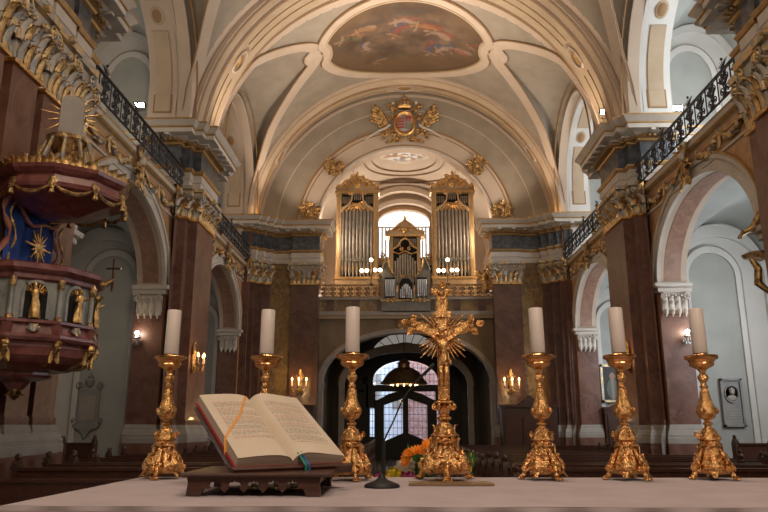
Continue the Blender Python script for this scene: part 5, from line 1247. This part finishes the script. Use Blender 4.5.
# crucifix
t=thing('altar_crucifix','gilded standing crucifix with rays and trefoil ends in the middle of the altar','crucifix',(-.12,2.93,TZ)); o_=ORG[t.name]
S=1.22
prof=[(.050,.020),(.062,.026),(.070,.042),(.069,.060),(.054,.080),(.040,.100),(.034,.124)]
mb=MB(); mb.lathe([(r*S,z*1.15) for r,z in prof],(0,0,0),48,0,mod=lambda a,z,k:1+.2*cos(3*a+PI/2)+.04*sin(9*a),nz=.005)
for k in range(3):
    b=2*PI*k/3-PI/2+PI/3; V=Vector((cos(b),sin(b),0)); T=Vector((-V.y,V.x,0)); g=lambda u,z,d,V=V,T=T:V*(.075+d)+T*u+Vector((0,0,z))
    mb.ball(g(0,.07,0),(.026,.026,.034),10,0)
    for s2 in(-1,1): mb.spiral(g,s2*.03,.10,.018,1.3,PI/2,s2,.006,-.006,0); mb.spiral(g,s2*.034,.05,.018,1.3,-PI/2,-s2,.006,.008,0); mb.leaf(g(s2*.015,.12,-.02),(V.x*-.2,V.y*-.2,1),V,.026,.04,.5,0,.002)
mb.build('base','stick',t,local=True)
for k in range(3):
    a=2*PI*k/3-PI/2; U=Vector((cos(a),sin(a),0)); fr=lambda u,z,d,U=U: U*u+Vector((0,0,z))+Vector((-U.y,U.x,0))*d
    mb=MB(); mb.tube([fr(u*1.2,z*1.15,0) for u,z in ((.03,.135),(.045,.12),(.060,.095),(.072,.07),(.082,.045),(.088,.025),(.092,.012))],[.007,.009,.010,.011,.012,.013,.012],8,0)
    for d in (-.014,.014): mb.spiral(fr,.10,.06,.02,1.5,PI/2,1,.008,d,0)
    mb.ball(fr(.112,.011,0),(.018,.018,.011),8,0)
    for q in (-.014,0,.014): mb.ball(fr(.125,.008,q),(.007,.007,.007),6,0)
    mb.leaf(fr(.072,.115,0),(U.x*.3,U.y*.3,-1),U,.032,.05,.5,0,.002); mb.build('foot','stick',t,local=True)
prof=[(.044,.140),(.056,.145),(.058,.152),(.050,.158),(.048,.166),(.056,.170),(.056,.176),(.044,.182),(.036,.196),(.030,.212),(.020,.224),(.018,.230),(.030,.236),(.030,.244),(.018,.250),(.020,.262),(.028,.276),(.022,.29),(.014,.296),(.040,.302),(.040,.308),(.020,.314),(.018,.325),(.0,.33)]
mb=MB(); mb.lathe(prof,(0,0,0),40,0,mod=lambda a,z,k:1+(.08*cos(6*a) if .18<z<.22 else .03*cos(8*a)),nz=.003)
for k in range(6):
    a=PI/3*k; U=Vector((cos(a),sin(a),0)); mb.leaf(U*.044+Vector((0,0,.178)),(-U.x*.3,-U.y*.3,1),U,.034,.04,.6,0,.002); mb.ball(U*.055+Vector((0,0,.160)),.009,6,0)
    mb.spiral(lambda u,z,d,U=U:U*(.036+u)+Vector((0,0,.285+z))+Vector((-U.y,U.x,0))*d,0,0,.013,1.3,PI/2,-1,.0045,0,0)
mb.build('stem','stick',t,local=True)
fr=lambda u,z,d:(u,-d,z); ZA=.578; SL=.042
mb=MB(); mb.box(-.021,.021,-.010,.010,.31,.755,0)
for q in (-1,1): mb.bar((0,0,ZA),(q*.120,0,ZA+SL),.040,.020,0,up=(0,1,0))
for x in(-.021,.021): mb.tube([(x,-.011,.315),(x,-.011,.755)],.003,5,0)
for z in(ZA-.02,ZA+.02):
    for q in(-1,1): mb.tube([(q*.02,-.011,z+SL*.17),(q*.12,-.011,z+SL)],.003,5,0)
mb.box(-.035,.035,-.016,-.009,ZA+.075,ZA+.10,0)
mb.build('cross','stick3',t,local=True) if 0 else mb.build('cross','goldcross' if 'goldcross' in M else 'stick',t,local=True)
for (cx,cz,ax) in ((-.120,ZA+SL,PI-.25),(.120,ZA+SL,.25),(0,.755,PI/2)):
    mb=MB()
    for da in (-1.25,0,1.25):
        a=ax+da; R=.024 if da else .034
        mb.ball((cx+R*cos(a),-.006,cz+R*sin(a)),(.014,.009,.014),8,0); mb.spiral(fr,cx+R*1.05*cos(a),cz+R*1.05*sin(a),.016,1.3,a,1 if da>0 else -1,.0045,.012,0)
        mb.leaf((cx+R*.8*cos(a),-.008,cz+R*.8*sin(a)),(cos(a),0,sin(a)),(0,-1,0),.022,.03,.5,0,.0015)
    mb.ball((cx,-.012,cz),(.013,.01,.013),8,0); mb.build('trefoil_end','stick',t,local=True)
mb=MB()
for k in range(4):
    for j in range(7):
        a=PI/4+PI/2*k+(j-3)*.17; r=.122-.012*abs(j-3)+.010*(j%2); w=.0036
        p0=Vector((.022*cos(a),-.004,ZA+.022*sin(a)));p1=Vector((r*cos(a),-.008,ZA+r*sin(a))); mb.tube([p0,p0.lerp(p1,.7),p1],[w,w*1.1,w*.4],5,0)
mb.ball((0,-.005,ZA),(.035,.008,.035),14,0); mb.build('rays','stick',t,local=True)
# corpus: one continuous skinned body
def skinfig(name,J,E,mt,parent,sub=2):
    me=bpy.data.meshes.new(name); bm=bmesh.new(); ix={}
    sk=bm.verts.layers.skin.verify()
    for k,(p,r) in J.items(): v=bm.verts.new(p); v[sk].radius=(r,r) if not hasattr(r,'__len__') else r; v[sk].use_root=(k=='pelvis'); ix[k]=v
    for a,b in E: bm.edges.new((ix[a],ix[b]))
    bm.to_mesh(me); bm.free(); me.materials.append(M[mt]); o=bpy.data.objects.new(name,me); COL.objects.link(o); o.parent=parent; ORG[o.name]=ORG[parent.name]
    o.modifiers.new('skin','SKIN').use_smooth_shade=True; s=o.modifiers.new('sub','SUBSURF'); s.levels=s.render_levels=sub; return o
J={'pelvis':((.002,-.028,.505),.015),'belly':((0,-.030,.535),(.0145,.012)),'chest':((0,-.032,.572),(.021,.014)),'neck':((0,-.034,.606),.0075),'head0':((-.003,-.040,.620),.0105),'head':((-.005,-.042,.634),.012),
'shl':((-.026,-.029,.598),.0085),'ell':((-.060,-.022,.624),.0062),'wrl':((-.096,-.016,.648),.0042),'hal':((-.108,-.014,.656),.0055),
'shr':((.026,-.029,.598),.0085),'elr':((.060,-.022,.624),.0062),'wrr':((.096,-.016,.648),.0042),'har':((.108,-.014,.656),.0055),
'hpl':((-.012,-.028,.492),.0125),'knl':((-.012,-.040,.430),.0095),'anl':((-.004,-.022,.366),.0055),'ftl':((-.002,-.036,.346),.0055),
'hpr':((.012,-.028,.492),.0125),'knr':((.010,-.042,.430),.0095),'anr':((.004,-.026,.366),.0055),'ftr':((.003,-.040,.348),.0055)}
E_=[('pelvis','belly'),('belly','chest'),('chest','neck'),('neck','head0'),('head0','head'),('chest','shl'),('shl','ell'),('ell','wrl'),('wrl','hal'),('chest','shr'),('shr','elr'),('elr','wrr'),('wrr','har'),('pelvis','hpl'),('hpl','knl'),('knl','anl'),('anl','ftl'),('pelvis','hpr'),('hpr','knr'),('knr','anr'),('anr','ftr')]
J={k:((p[0]*.94,p[1],.346+(p[2]-.346)*.84),tuple(q*.95 for q in r) if hasattr(r,'__len__') else r*.95) for k,(p,r) in J.items()}
cp=skinfig('corpus',J,E_,'stick',t)
mb=MB(); mb.lathe([(.017,-.03),(.021,-.02),(.019,-.005),(.018,.008),(.016,.012)],(.001,-.028,.505),20,0,mod=lambda a,z,k:1+.1*sin(7*a+z*200)); mb.tube([(.018,-.034,.508),(.028,-.036,.495),(.03,-.034,.47)],[.006,.007,.002],6,0); mb.v=[(x,y,.346+(z-.346)*.84) for x,y,z in mb.v]; mb.build('loincloth','stick',cp,local=True)
mb=MB(); mb.lathe([(.0125,.0),(.0150,.004),(.0125,.008)],(-.005,-.041,.637),12,0,nz=.002); mb.ball((-.005,-.034,.634),(.013,.012,.014),8,0,nz=.3); mb.ball((-.006,-.0555,.630),(.002,.004,.003),6,0); mb.v=[(x,y,.588+(z-.634)) for x,y,z in mb.v]; mb.build('hair_and_thorns','stick',cp,local=True)
# ------------------------------------------------------------------ missal and stand
ps=math.radians(38); ta=math.radians(31)
U=Vector((cos(ps),sin(ps),0)); V=Vector((-sin(ps)*cos(ta),cos(ps)*cos(ta),sin(ta))); Nn=U.cross(V)
O=Vector((-.664,2.423,-.131))
Mx=Matrix((( U.x,V.x,Nn.x,O.x),(U.y,V.y,Nn.y,O.y),(U.z,V.z,Nn.z,O.z+ZO),(0,0,0,1)))
t=bpy.data.objects.new('missal',None); COL.objects.link(t); t.matrix_world=Mx; tag(t,'large open missal with red cover lying on the carved wooden stand','book'); ORG['missal']=O
HW,HL=.20,.40
def ph(u):
    s=abs(u)/HW
    if u<0: return .020+.022*(1-math.exp(-s*9))*(1-.35*s)+.004*sin(PI*s)
    return .016+.042*(1-math.exp(-s*10))*(1-.62*s)
ins=.006
mb=MB()
mb.box(-HW-.008,-.012,-.008,HL+.006,0,.004,0); mb.box(.012,HW+.008,-.008,HL+.006,0,.004,0); mb.box(-.014,.014,-.008,HL+.006,-.001,.003,0); mb.build('cover','bookcover',t,local=True,smooth=False)
for s2,nm in ((-1,'left'),(1,'right')):
    mb=MB(); n=24; prof=[(s2*HW*k/n) for k in range(n+1)]
    vs=[];
    for v in (0,HL):
        for u in prof: vs.append((u,v,.004)); vs.append((u,v,ph(u)-.001))
    q=2*(n+1); fs=[]
    for o0 in (0,q):
        for k in range(n): fs.append((o0+2*k,o0+2*k+1,o0+2*k+3,o0+2*k+2))
    fs.append((2*n,2*n+1,q+2*n+1,q+2*n)); 
    mb.add(vs,fs,0); mb.build('page_block','pageedge',t,local=True,smooth=False)
    mb=MB(); mb.grid(lambda u,v:(s2*(HW+.001)*u,-.001+(HL+.002)*v,ph(s2*HW*u)+.0004),30,6,0); pg=mb.build('page','paper' if 'paper' in M else 'pageedge',t,local=True)
    # print
    random.seed(21 if s2<0 else 22); mb=MB()
    y=HL-.055; para=0; bold=0
    while y>.10 if s2<0 else y>.06:
        if para<=0:
            para=random.randint(3,6); red=random.random()<.5; y-=.006; start=True; pr=red
        x=.028; xe=HW-.024
        if random.random()<.25: xe-=random.uniform(.02,.08)
        while x<xe:
            w=random.uniform(.006,.02); w=min(w,xe-x); a=s2*x if s2>0 else -(HW-x+.0)
            ua=x if s2>0 else x-HW-.0; ub=ua+w; hh=.0036
            m=1 if (pr and para>=3 and random.random()<.85) else 0
            mb.add([(ua,y,ph(ua)+.0009),(ub,y,ph(ub)+.0009),(ub,y+hh,ph(ub)+.0009),(ua,y+hh,ph(ua)+.0009)],[(0,1,2,3)],m); x+=w+.004
        y-=.0088; para-=1
    mb.build('printed_text',['ink','inkred'],pg,local=True,smooth=False) if 'ink' in M else None
    globals()['pr_%s'%nm]=(mb,pg)
M['ink']=mat('faded black ink',(.36,.28,.22),.8); M['inkred']=mat('faded red ink',(.56,.30,.22),.8); M['paper']=mat('cream paper',(.70,.57,.43),.75,col2=(.66,.53,.39),scale=8)
for nm in ('left','right'):
    mb,pg=globals()['pr_%s'%nm]; mb.build('printed_text',['ink','inkred'],pg,local=True,smooth=False); pg.data.materials[0]=M['paper']
def rib(pts,w,name,mt):
    mb=MB(); vs=[]
    for i,(u,v,n) in enumerate(pts):
        j=min(i+1,len(pts)-1);k=max(i-1,0); d=Vector((pts[j][0]-pts[k][0],pts[j][1]-pts[k][1],0)); d=d.normalized() if d.length>1e-6 else Vector((0,1,0)); sd=Vector((-d.y,d.x,0))*w/2
        p=Vector((u,v,n)); vs+=[p-sd,p+sd,p+sd+Vector((0,0,.0008)),p-sd+Vector((0,0,.0008))]
    fs=[]
    for i in range(len(pts)-1):
        a=4*i;b=a+4; fs+=[(a,a+1,b+1,b),(a+1,a+2,b+2,b+1),(a+2,a+3,b+3,b+2),(a+3,a,b,b+3)]
    mb.add(vs,fs,0); mb.build(name,mt,t,local=True)
pp=[(-.018,.400),(-.045,.355),(-.075,.30),(-.105,.245),(-.14,.20),(-.172,.16),(-.201,.118)]
# densify
dd=[]
for i in range(len(pp)-1):
    for q in range(4): a=pp[i];b=pp[i+1];dd.append((a[0]+(b[0]-a[0])*q/4,a[1]+(b[1]-a[1])*q/4))
dd.append(pp[-1])
dz=Vector((U.dot(Vector((0,0,-1))),V.dot(Vector((0,0,-1))),Nn.dot(Vector((0,0,-1)))))
rib([(u,v,ph(max(u,-.2))+.0015) for u,v in dd]+[(-.2035-.001*k,.118+dz.y*.014*k-.006*k,.036+dz.z*.014*k) for k in range(1,6)],.0085,'bookmark_ribbon','orange')
rib([(.020,.012,ph(.020)+.001),(.024,-.004,.036)]+[(.030,-.03+dz.y*.015*k-.01,.026+dz.z*.015*k) for k in range(5)],.010,'bookmark_ribbon','green')
rib([(.030,.010,ph(.030)+.001),(.036,-.004,.036)]+[(.043,-.03+dz.y*.012*k-.01,.026+dz.z*.012*k) for k in range(4)],.009,'bookmark_ribbon','blueribbon')
# stand
t=thing('book_stand','carved dark wooden missal stand with scalloped front rail on the altar','book stand',(-.75,2.4,TZ))
xa,xb=-.965,-.545; yf_,yb=2.265,2.60
def scal(y,th=.016):
    mb=MB(); top=-.155; poly=[(xa,TZ+.001),(xa+.005,top-.02),(xa+.0,top),(xb,top),(xb-.005,top-.02),(xb,TZ+.001),(xb-.045,TZ+.001),(xb-.055,TZ+.022)]
    n=5; W_=(xb-xa-.12)/n
    for k in range(n):
        xc=xb-.06-W_*(k+.5)
        poly+=[(xc+W_*.30,TZ+.022),(xc+W_*.33,TZ+.034),(xc+W_*.22,TZ+.042),(xc+W_*.08,TZ+.041),(xc,TZ+.048),(xc-W_*.08,TZ+.041),(xc-W_*.22,TZ+.042),(xc-W_*.33,TZ+.034),(xc-W_*.30,TZ+.022)]
        if k<n-1: poly+=[(xc-W_*.5,TZ+.010)]
    poly+=[(xa+.055,TZ+.022),(xa+.045,TZ+.001)]
    mb.prism(FY(y),poly,0,th,0); return mb
scal(yf_).build('front_rail','woodred',t,smooth=False); scal(yb).build('back_rail','woodred',t,smooth=False)
for x in (xa+.02,xb-.034):
    mb=MB(); mb.box(x,x+.016,yf_+.016,yb,-.185,-.155,0); mb.build('side_rail','woodred',t,smooth=False)
mb=MB(); mb.box(xa-.015,xb+.03,yf_-.012,yb+.03,-.155,-.145,0); mb.tube([(xa-.015,yf_-.012,-.150),(xb+.03,yf_-.012,-.150)],.006,8,0); mb.build('top_plate','woodred',t)
def w2(u,v,n): return O+U*u+V*v+Nn*n
mb=MB(); f3=lambda a,b,c_:w2(a,b,c_)
mb.add([w2(u,v,n) for n in (-.014,-.002) for (u,v) in ((-.215,-.03),(.215,-.03),(.215,.38),(-.215,.38))],[(0,1,2,3),(4,5,6,7),(0,1,5,4),(1,2,6,5),(2,3,7,6),(3,0,4,7)],0)
mb.build('desk_board','woodred',t,smooth=False)
mb=MB(); mb.add([w2(u,v,n) for n in (-.012,.016) for (u,v) in ((-.225,-.036),(.225,-.036),(.225,-.02),(-.225,-.02))],[(0,1,2,3),(4,5,6,7),(0,1,5,4),(1,2,6,5),(2,3,7,6),(3,0,4,7)],0); mb.build('book_ledge','woodred',t,smooth=False)
for u in (-.12,.12):
    a=w2(u,.26,-.014); mb=MB(); mb.bar(a,(a.x+.02,a.y-.02,-.146),.014,.014,0); mb.build('prop','woodred',t,smooth=False)
# cruets
for (x,y) in ((-.80,2.5),(-.70,2.54),(-.66,2.48)): 
    pass
for i,(u,lab) in enumerate(((262,'small glass dish under the left half of the book stand'),(284,'small glass dish under the middle of the book stand'),(300,'small glass dish under the right end of the book stand'))):
    p=atZ(u,487,TZ); mb=MB(); mb.lathe([(.012,.001),(.016,.003),(.019,.014),(.021,.026),(.0195,.026),(.0175,.014),(.014,.005),(0,.004)],(p[0],2.50,TZ),20,0); tag(mb.build('glass_dish','glass'),lab,'glass')
# microphone
t=thing('microphone','black gooseneck microphone on a round table stand in front of the crucifix','microphone',(-.365,2.6,TZ))
mb=MB(); mb.lathe([(.062,0),(.064,.004),(.060,.010),(.040,.018),(.022,.025),(.012,.034),(.010,.045),(0,.045)],(-.365,2.6,TZ),32,0); mb.build('base','dark',t)
g=[atY(u,v,2.6) for u,v in ((383.6,475),(383.6,455),(384,441))]+[atY(u,v,2.6) for u,v in ((387,434),(394,420),(401,403),(408,392),(416,382),(424,374))]
mb=MB(); mb.tube(g[:3],.007,8,0); mb.build('pole','dark',t)
mb=MB(); mb.tube(g[2:],.003,8,0); mb.build('gooseneck','dark',t)
a=Vector(atY(422,376,2.6));b=Vector(atY(434,364,2.6)); mb=MB(); mb.tube([a,a.lerp(b,.15),a.lerp(b,.9),b],[.004,.006,.006,.004],12,0); mb.build('capsule','dark',t)
# tray
mb=MB(); a=atZ(410,486,TZ);b=atZ(491,480.5,TZ); mb.box(-.265,.035,2.66,2.80,TZ+.0015,TZ+.006,0); mb.box(-.27,.04,2.655,2.662,TZ+.001,TZ+.009,0); tag(mb.build('brass_tray','brass',smooth=False),'flat dull brass tray lying in front of the crucifix foot','tray')
# flowers behind the altar
t=thing('flower_arrangement','vase with orange gerberas, white roses and green leaves standing behind the altar','flowers',(-.22,3.75,SF))
mb=MB(); mb.lathe([(.10,SF),(.12,SF+.02),(.09,SF+.1),(.13,SF+.35),(.16,SF+.5),(.10,SF+.62),(.12,SF+.66)],(-.22,3.75,0),24,0); mb.build('vase','stone',t)
def flower(c,r,m,nm,tilt,core='petaly'):
    mb=MB(); R=Vector(tilt).normalized(); A_=R.orthogonal().normalized(); B_=R.cross(A_)
    for ring,(rr,lift,n) in enumerate(((r,.1,16),(r*.72,.3,12))):
        for k in range(n):
            a=2*PI*k/n+ring*.2; d=(A_*cos(a)+B_*sin(a)); mb.leaf(Vector(c)+d*r*.12,d+R*lift,R,r*.42,rr*.8,.25,0,.0015,2,4)
    mb.ball(c,r*.2,8,1); mb.build(nm,[m,core],t)
for (u,v,r,tl) in ((407,458,.052,(-.8,-.5,.3)),(413,452,.055,(-.4,-.4,.9)),(422,451,.055,(0,-.4,.9)),(431,446,.055,(.2,-.7,.8)),(434,450,.045,(.5,-.6,.4))): flower(atY(u,v,3.55),r,'petal','orange_gerbera',tl)
for (u,v,r) in ((404,468,.04),(407,463,.03)):
    mb=MB(); c=atY(u,v,3.68); mb.ball(c,r,12,0,nz=.3)
    for k in range(8): a=k*.8; mb.leaf(Vector(c)+Vector((.5*r*cos(a),-.3*r,.5*r*sin(a)-.4*r)),(cos(a)*.6,-.2,sin(a)*.6+.5),(0,-1,0),r*.9,r*1.1,.5,0,.0015)
    mb.build('white_rose','petalw',t)
random.seed(4); mb=MB()
for k in range(60):
    u=random.uniform(408,438);v=random.uniform(457,478); c=atY(u,v,3.74+random.uniform(-.06,.1)); mb.leaf(c,(random.uniform(-.6,.6),random.uniform(-.4,.1),random.uniform(.4,1)),(random.uniform(-.5,.5),-1,.2),.022,.075,.5,0,.001)
for k in range(8): u=random.uniform(406,438); mb.tube([(-.22,3.75,SF+.55),atY(u,452,3.72)],.004,5,0)
mb.build('foliage','leaf',t)
t=thing('flower_arrangement','low bowl of yellow and magenta flowers behind the altar left of the gerberas','flowers',(-.36,3.5,SF))
mb=MB(); mb.lathe([(.08,SF),(.1,SF+.02),(.04,SF+.1),(.04,SF+.45),(.15,SF+.55),(.17,SF+.62)],(-.36,3.55,0),20,0); mb.build('bowl','stone',t)
for (u,v,r,m) in ((393,474,.045,'petaly'),(388,477,.04,'petaly'),(398,476,.04,'petaly'),(380,478,.04,'petalp'),(404,478,.04,'petalp'),(410,477,.035,'petalp'),(386,475,.03,'petalp')):
    mb=MB(); c=atY(u,v,3.5); mb.ball(c,r*.6,10,0,nz=.4)
    for k in range(14): a=k*.9; mb.leaf(Vector(c),(cos(a),-.5,sin(a)),(0,-1,.2),r*.6,r*.9,.4,0,.0015)
    mb.build('yellow_bloom' if m=='petaly' else 'magenta_bloom',m,t)
mb=MB(); random.seed(9)
for k in range(26): c=atY(random.uniform(466,474),random.uniform(462,478),3.5); mb.leaf(c,(random.uniform(-.8,.8),0,1),(0,-1,0),.012,.05,.4,1 if k%6==0 else 0,.001)
mb.tube([(.05,3.5,SF),atY(470,474,3.5)],.01,5,0)
tag(mb.build('potted_sprig',['leaf','petaly']),'thin green sprig with yellow petals right of the crucifix foot','plant')
# ------------------------------------------------------------------ unseen sanctuary shell
mb=MB(); mb.box(-12.2,12.2,-6.3,-6,SF,16.5,0); mb.box(-12.2,-11.1,-6,9,SF,16.5,0); mb.box(11.1,12.2,-6,9,SF,16.5,0); mb.box(-12.2,12.2,-6,10.2,16.2,16.5,0)
for s2 in(-1,1): mb.box(*sorted((s2*7.2,s2*11.3)),8.4,9.0,NF,16.3,0)
mb.box(-12.2,12.2,9.9,13.9,16.2,16.5,0); mb.box(-8,8,13.3,13.8,15.9,16.5,0); mb.box(-12.2,12.2,13.3,41,17.0,17.2,0); mb.box(-12.2,12.2,13.2,13.5,16.3,17.1,0)
for s2 in(-1,1): mb.box(*sorted((s2*11.05,s2*12.2)),8.6,33,14.2,17.1,0); mb.box(*sorted((s2*7.2,s2*12.2)),32.2,32.6,NF,17.1,0); mb.box(*sorted((s2*5.2,s2*8)),31.7,32.6,NF,17.1,0); mb.box(*sorted((s2*5.3,s2*5.6)),31.7,42,NF,17.1,0)
mb.box(-5.6,5.6,41,41.3,4.9,17.1,0)
st(mb.build('wall_sanctuary','white',smooth=False),'sanctuary walls behind the camera')
# ------------------------------------------------------------------ lights
def light(tp,name,loc,e,col,size=.3,aim=None,spot=None,sy=None):
    l=bpy.data.lights.new(name,tp); l.energy=e; l.color=col
    if tp=='AREA': l.size=size; l.shape='RECTANGLE' if sy else 'SQUARE'; 
    if tp=='AREA' and sy: l.size_y=sy
    if tp in('POINT','SPOT'): l.shadow_soft_size=size
    if spot: l.spot_size=spot; l.spot_blend=.8
    o=bpy.data.objects.new(name,l); COL.objects.link(o); o.location=Vector(loc)+Vector((0,0,ZO))
    if aim is not None: o.rotation_euler=(Vector(aim)-Vector(loc)).to_track_quat('-Z','Y').to_euler()
    return o
WARM=(1,.80,.62); 
for s2,sn in SIDES:
    # cornice uplights washing the vault
    light('SPOT','cornice_uplight',(s2*6.35,21.8,9.22),620,WARM,.15,(-s2*1.5,24.5,16),2.4)
    light('SPOT','cornice_uplight',(s2*6.3,29.4,9.22),430,WARM,.12,(s2*1.0,28.5,16),2.3)
    light('SPOT','cornice_uplight',(s2*6.35,12.8,9.22),400,WARM,.15,(0,17,16),2.4)
    light('POINT','rib_uplight',(s2*6.45,29.6,9.18),11,(1,.6,.25),.06)
    # organ loft and gallery lights
    light('POINT','loft_lamp',(s2*4.3,32.7,7.2),90,(1,.70,.40),.25)
    light('POINT','loft_lamp',(s2*3.6,32.0,9.0),120,(1,.80,.62),.3)
    light('SPOT','loft_ceiling_fill',(s2*1.1,38.6,9.3),420,(1,.86,.70),.3,(s2*.5,36.0,14),2.7)  # added spot that brightens the loft ceiling, no fixture there
    light('POINT','gallery_fill',(s2*9.4,18.0,9.3),50 if s2<0 else 170,(1,.9,.78) if s2<0 else (.88,.94,1),.3)  # added point light; the cool right one stands for gallery daylight
    light('POINT','gallery_fill',(s2*9.6,27.0,9.6),25 if s2<0 else 100,(1,.9,.78) if s2<0 else (.88,.94,1),.3)  # added gallery fill, cooler and stronger on the right
for yy in (17.1,26.8): light('AREA','chapel_daylight',(10.55,yy,3.0),160,(.88,.94,1),1.9,(8.6,yy+2.2,2.4),sy=2.8)
light('AREA','street_daylight',(-1.5,40.5,7.5),900,(.9,.95,1),3.0,(-1.5,46,0))
light('AREA','sanctuary_lamp_and_fill',(1.5,-1.5,4.5),170,(1,.83,.68),1.0,(0,3,0))
light('AREA','sanctuary_lamp_and_fill',(-3.5,-1.0,4.0),60,(1,.85,.7),1.2,(-1,4,0))
light('AREA','sanctuary_area_light',(0,4.5,9.5),330,(1,.78,.58),3.,(0,18,3))  # unseen area light over the sanctuary, aimed down the nave
light('POINT','sanctuary_lamp_and_fill',(0,4.0,7.0),250,(1,.84,.68),.5)  # added fill point to brighten the near cornices and capitals
light('AREA','nave_vault_light',(0,24,11.5),260,(1,.84,.68),2.,(0,24,16))  # unseen area light below the vault, aimed up at it
w=bpy.data.worlds.new('world'); sc.world=w; w.use_nodes=True; b=w.node_tree.nodes['Background']; b.inputs[0].default_value=(.72,.84,1,1); b.inputs[1].default_value=9
sc.view_settings.view_transform='Standard'; sc.view_settings.look='None'; sc.view_settings.gamma=1; sc.view_settings.use_curve_mapping=False; sc.view_settings.exposure=0
sc.cycles.use_denoising=True; sc.cycles.max_bounces=8; sc.cycles.diffuse_bounces=4; sc.cycles.caustics_reflective=False; sc.cycles.caustics_refractive=False
sc.cycles.sample_clamp_indirect=6
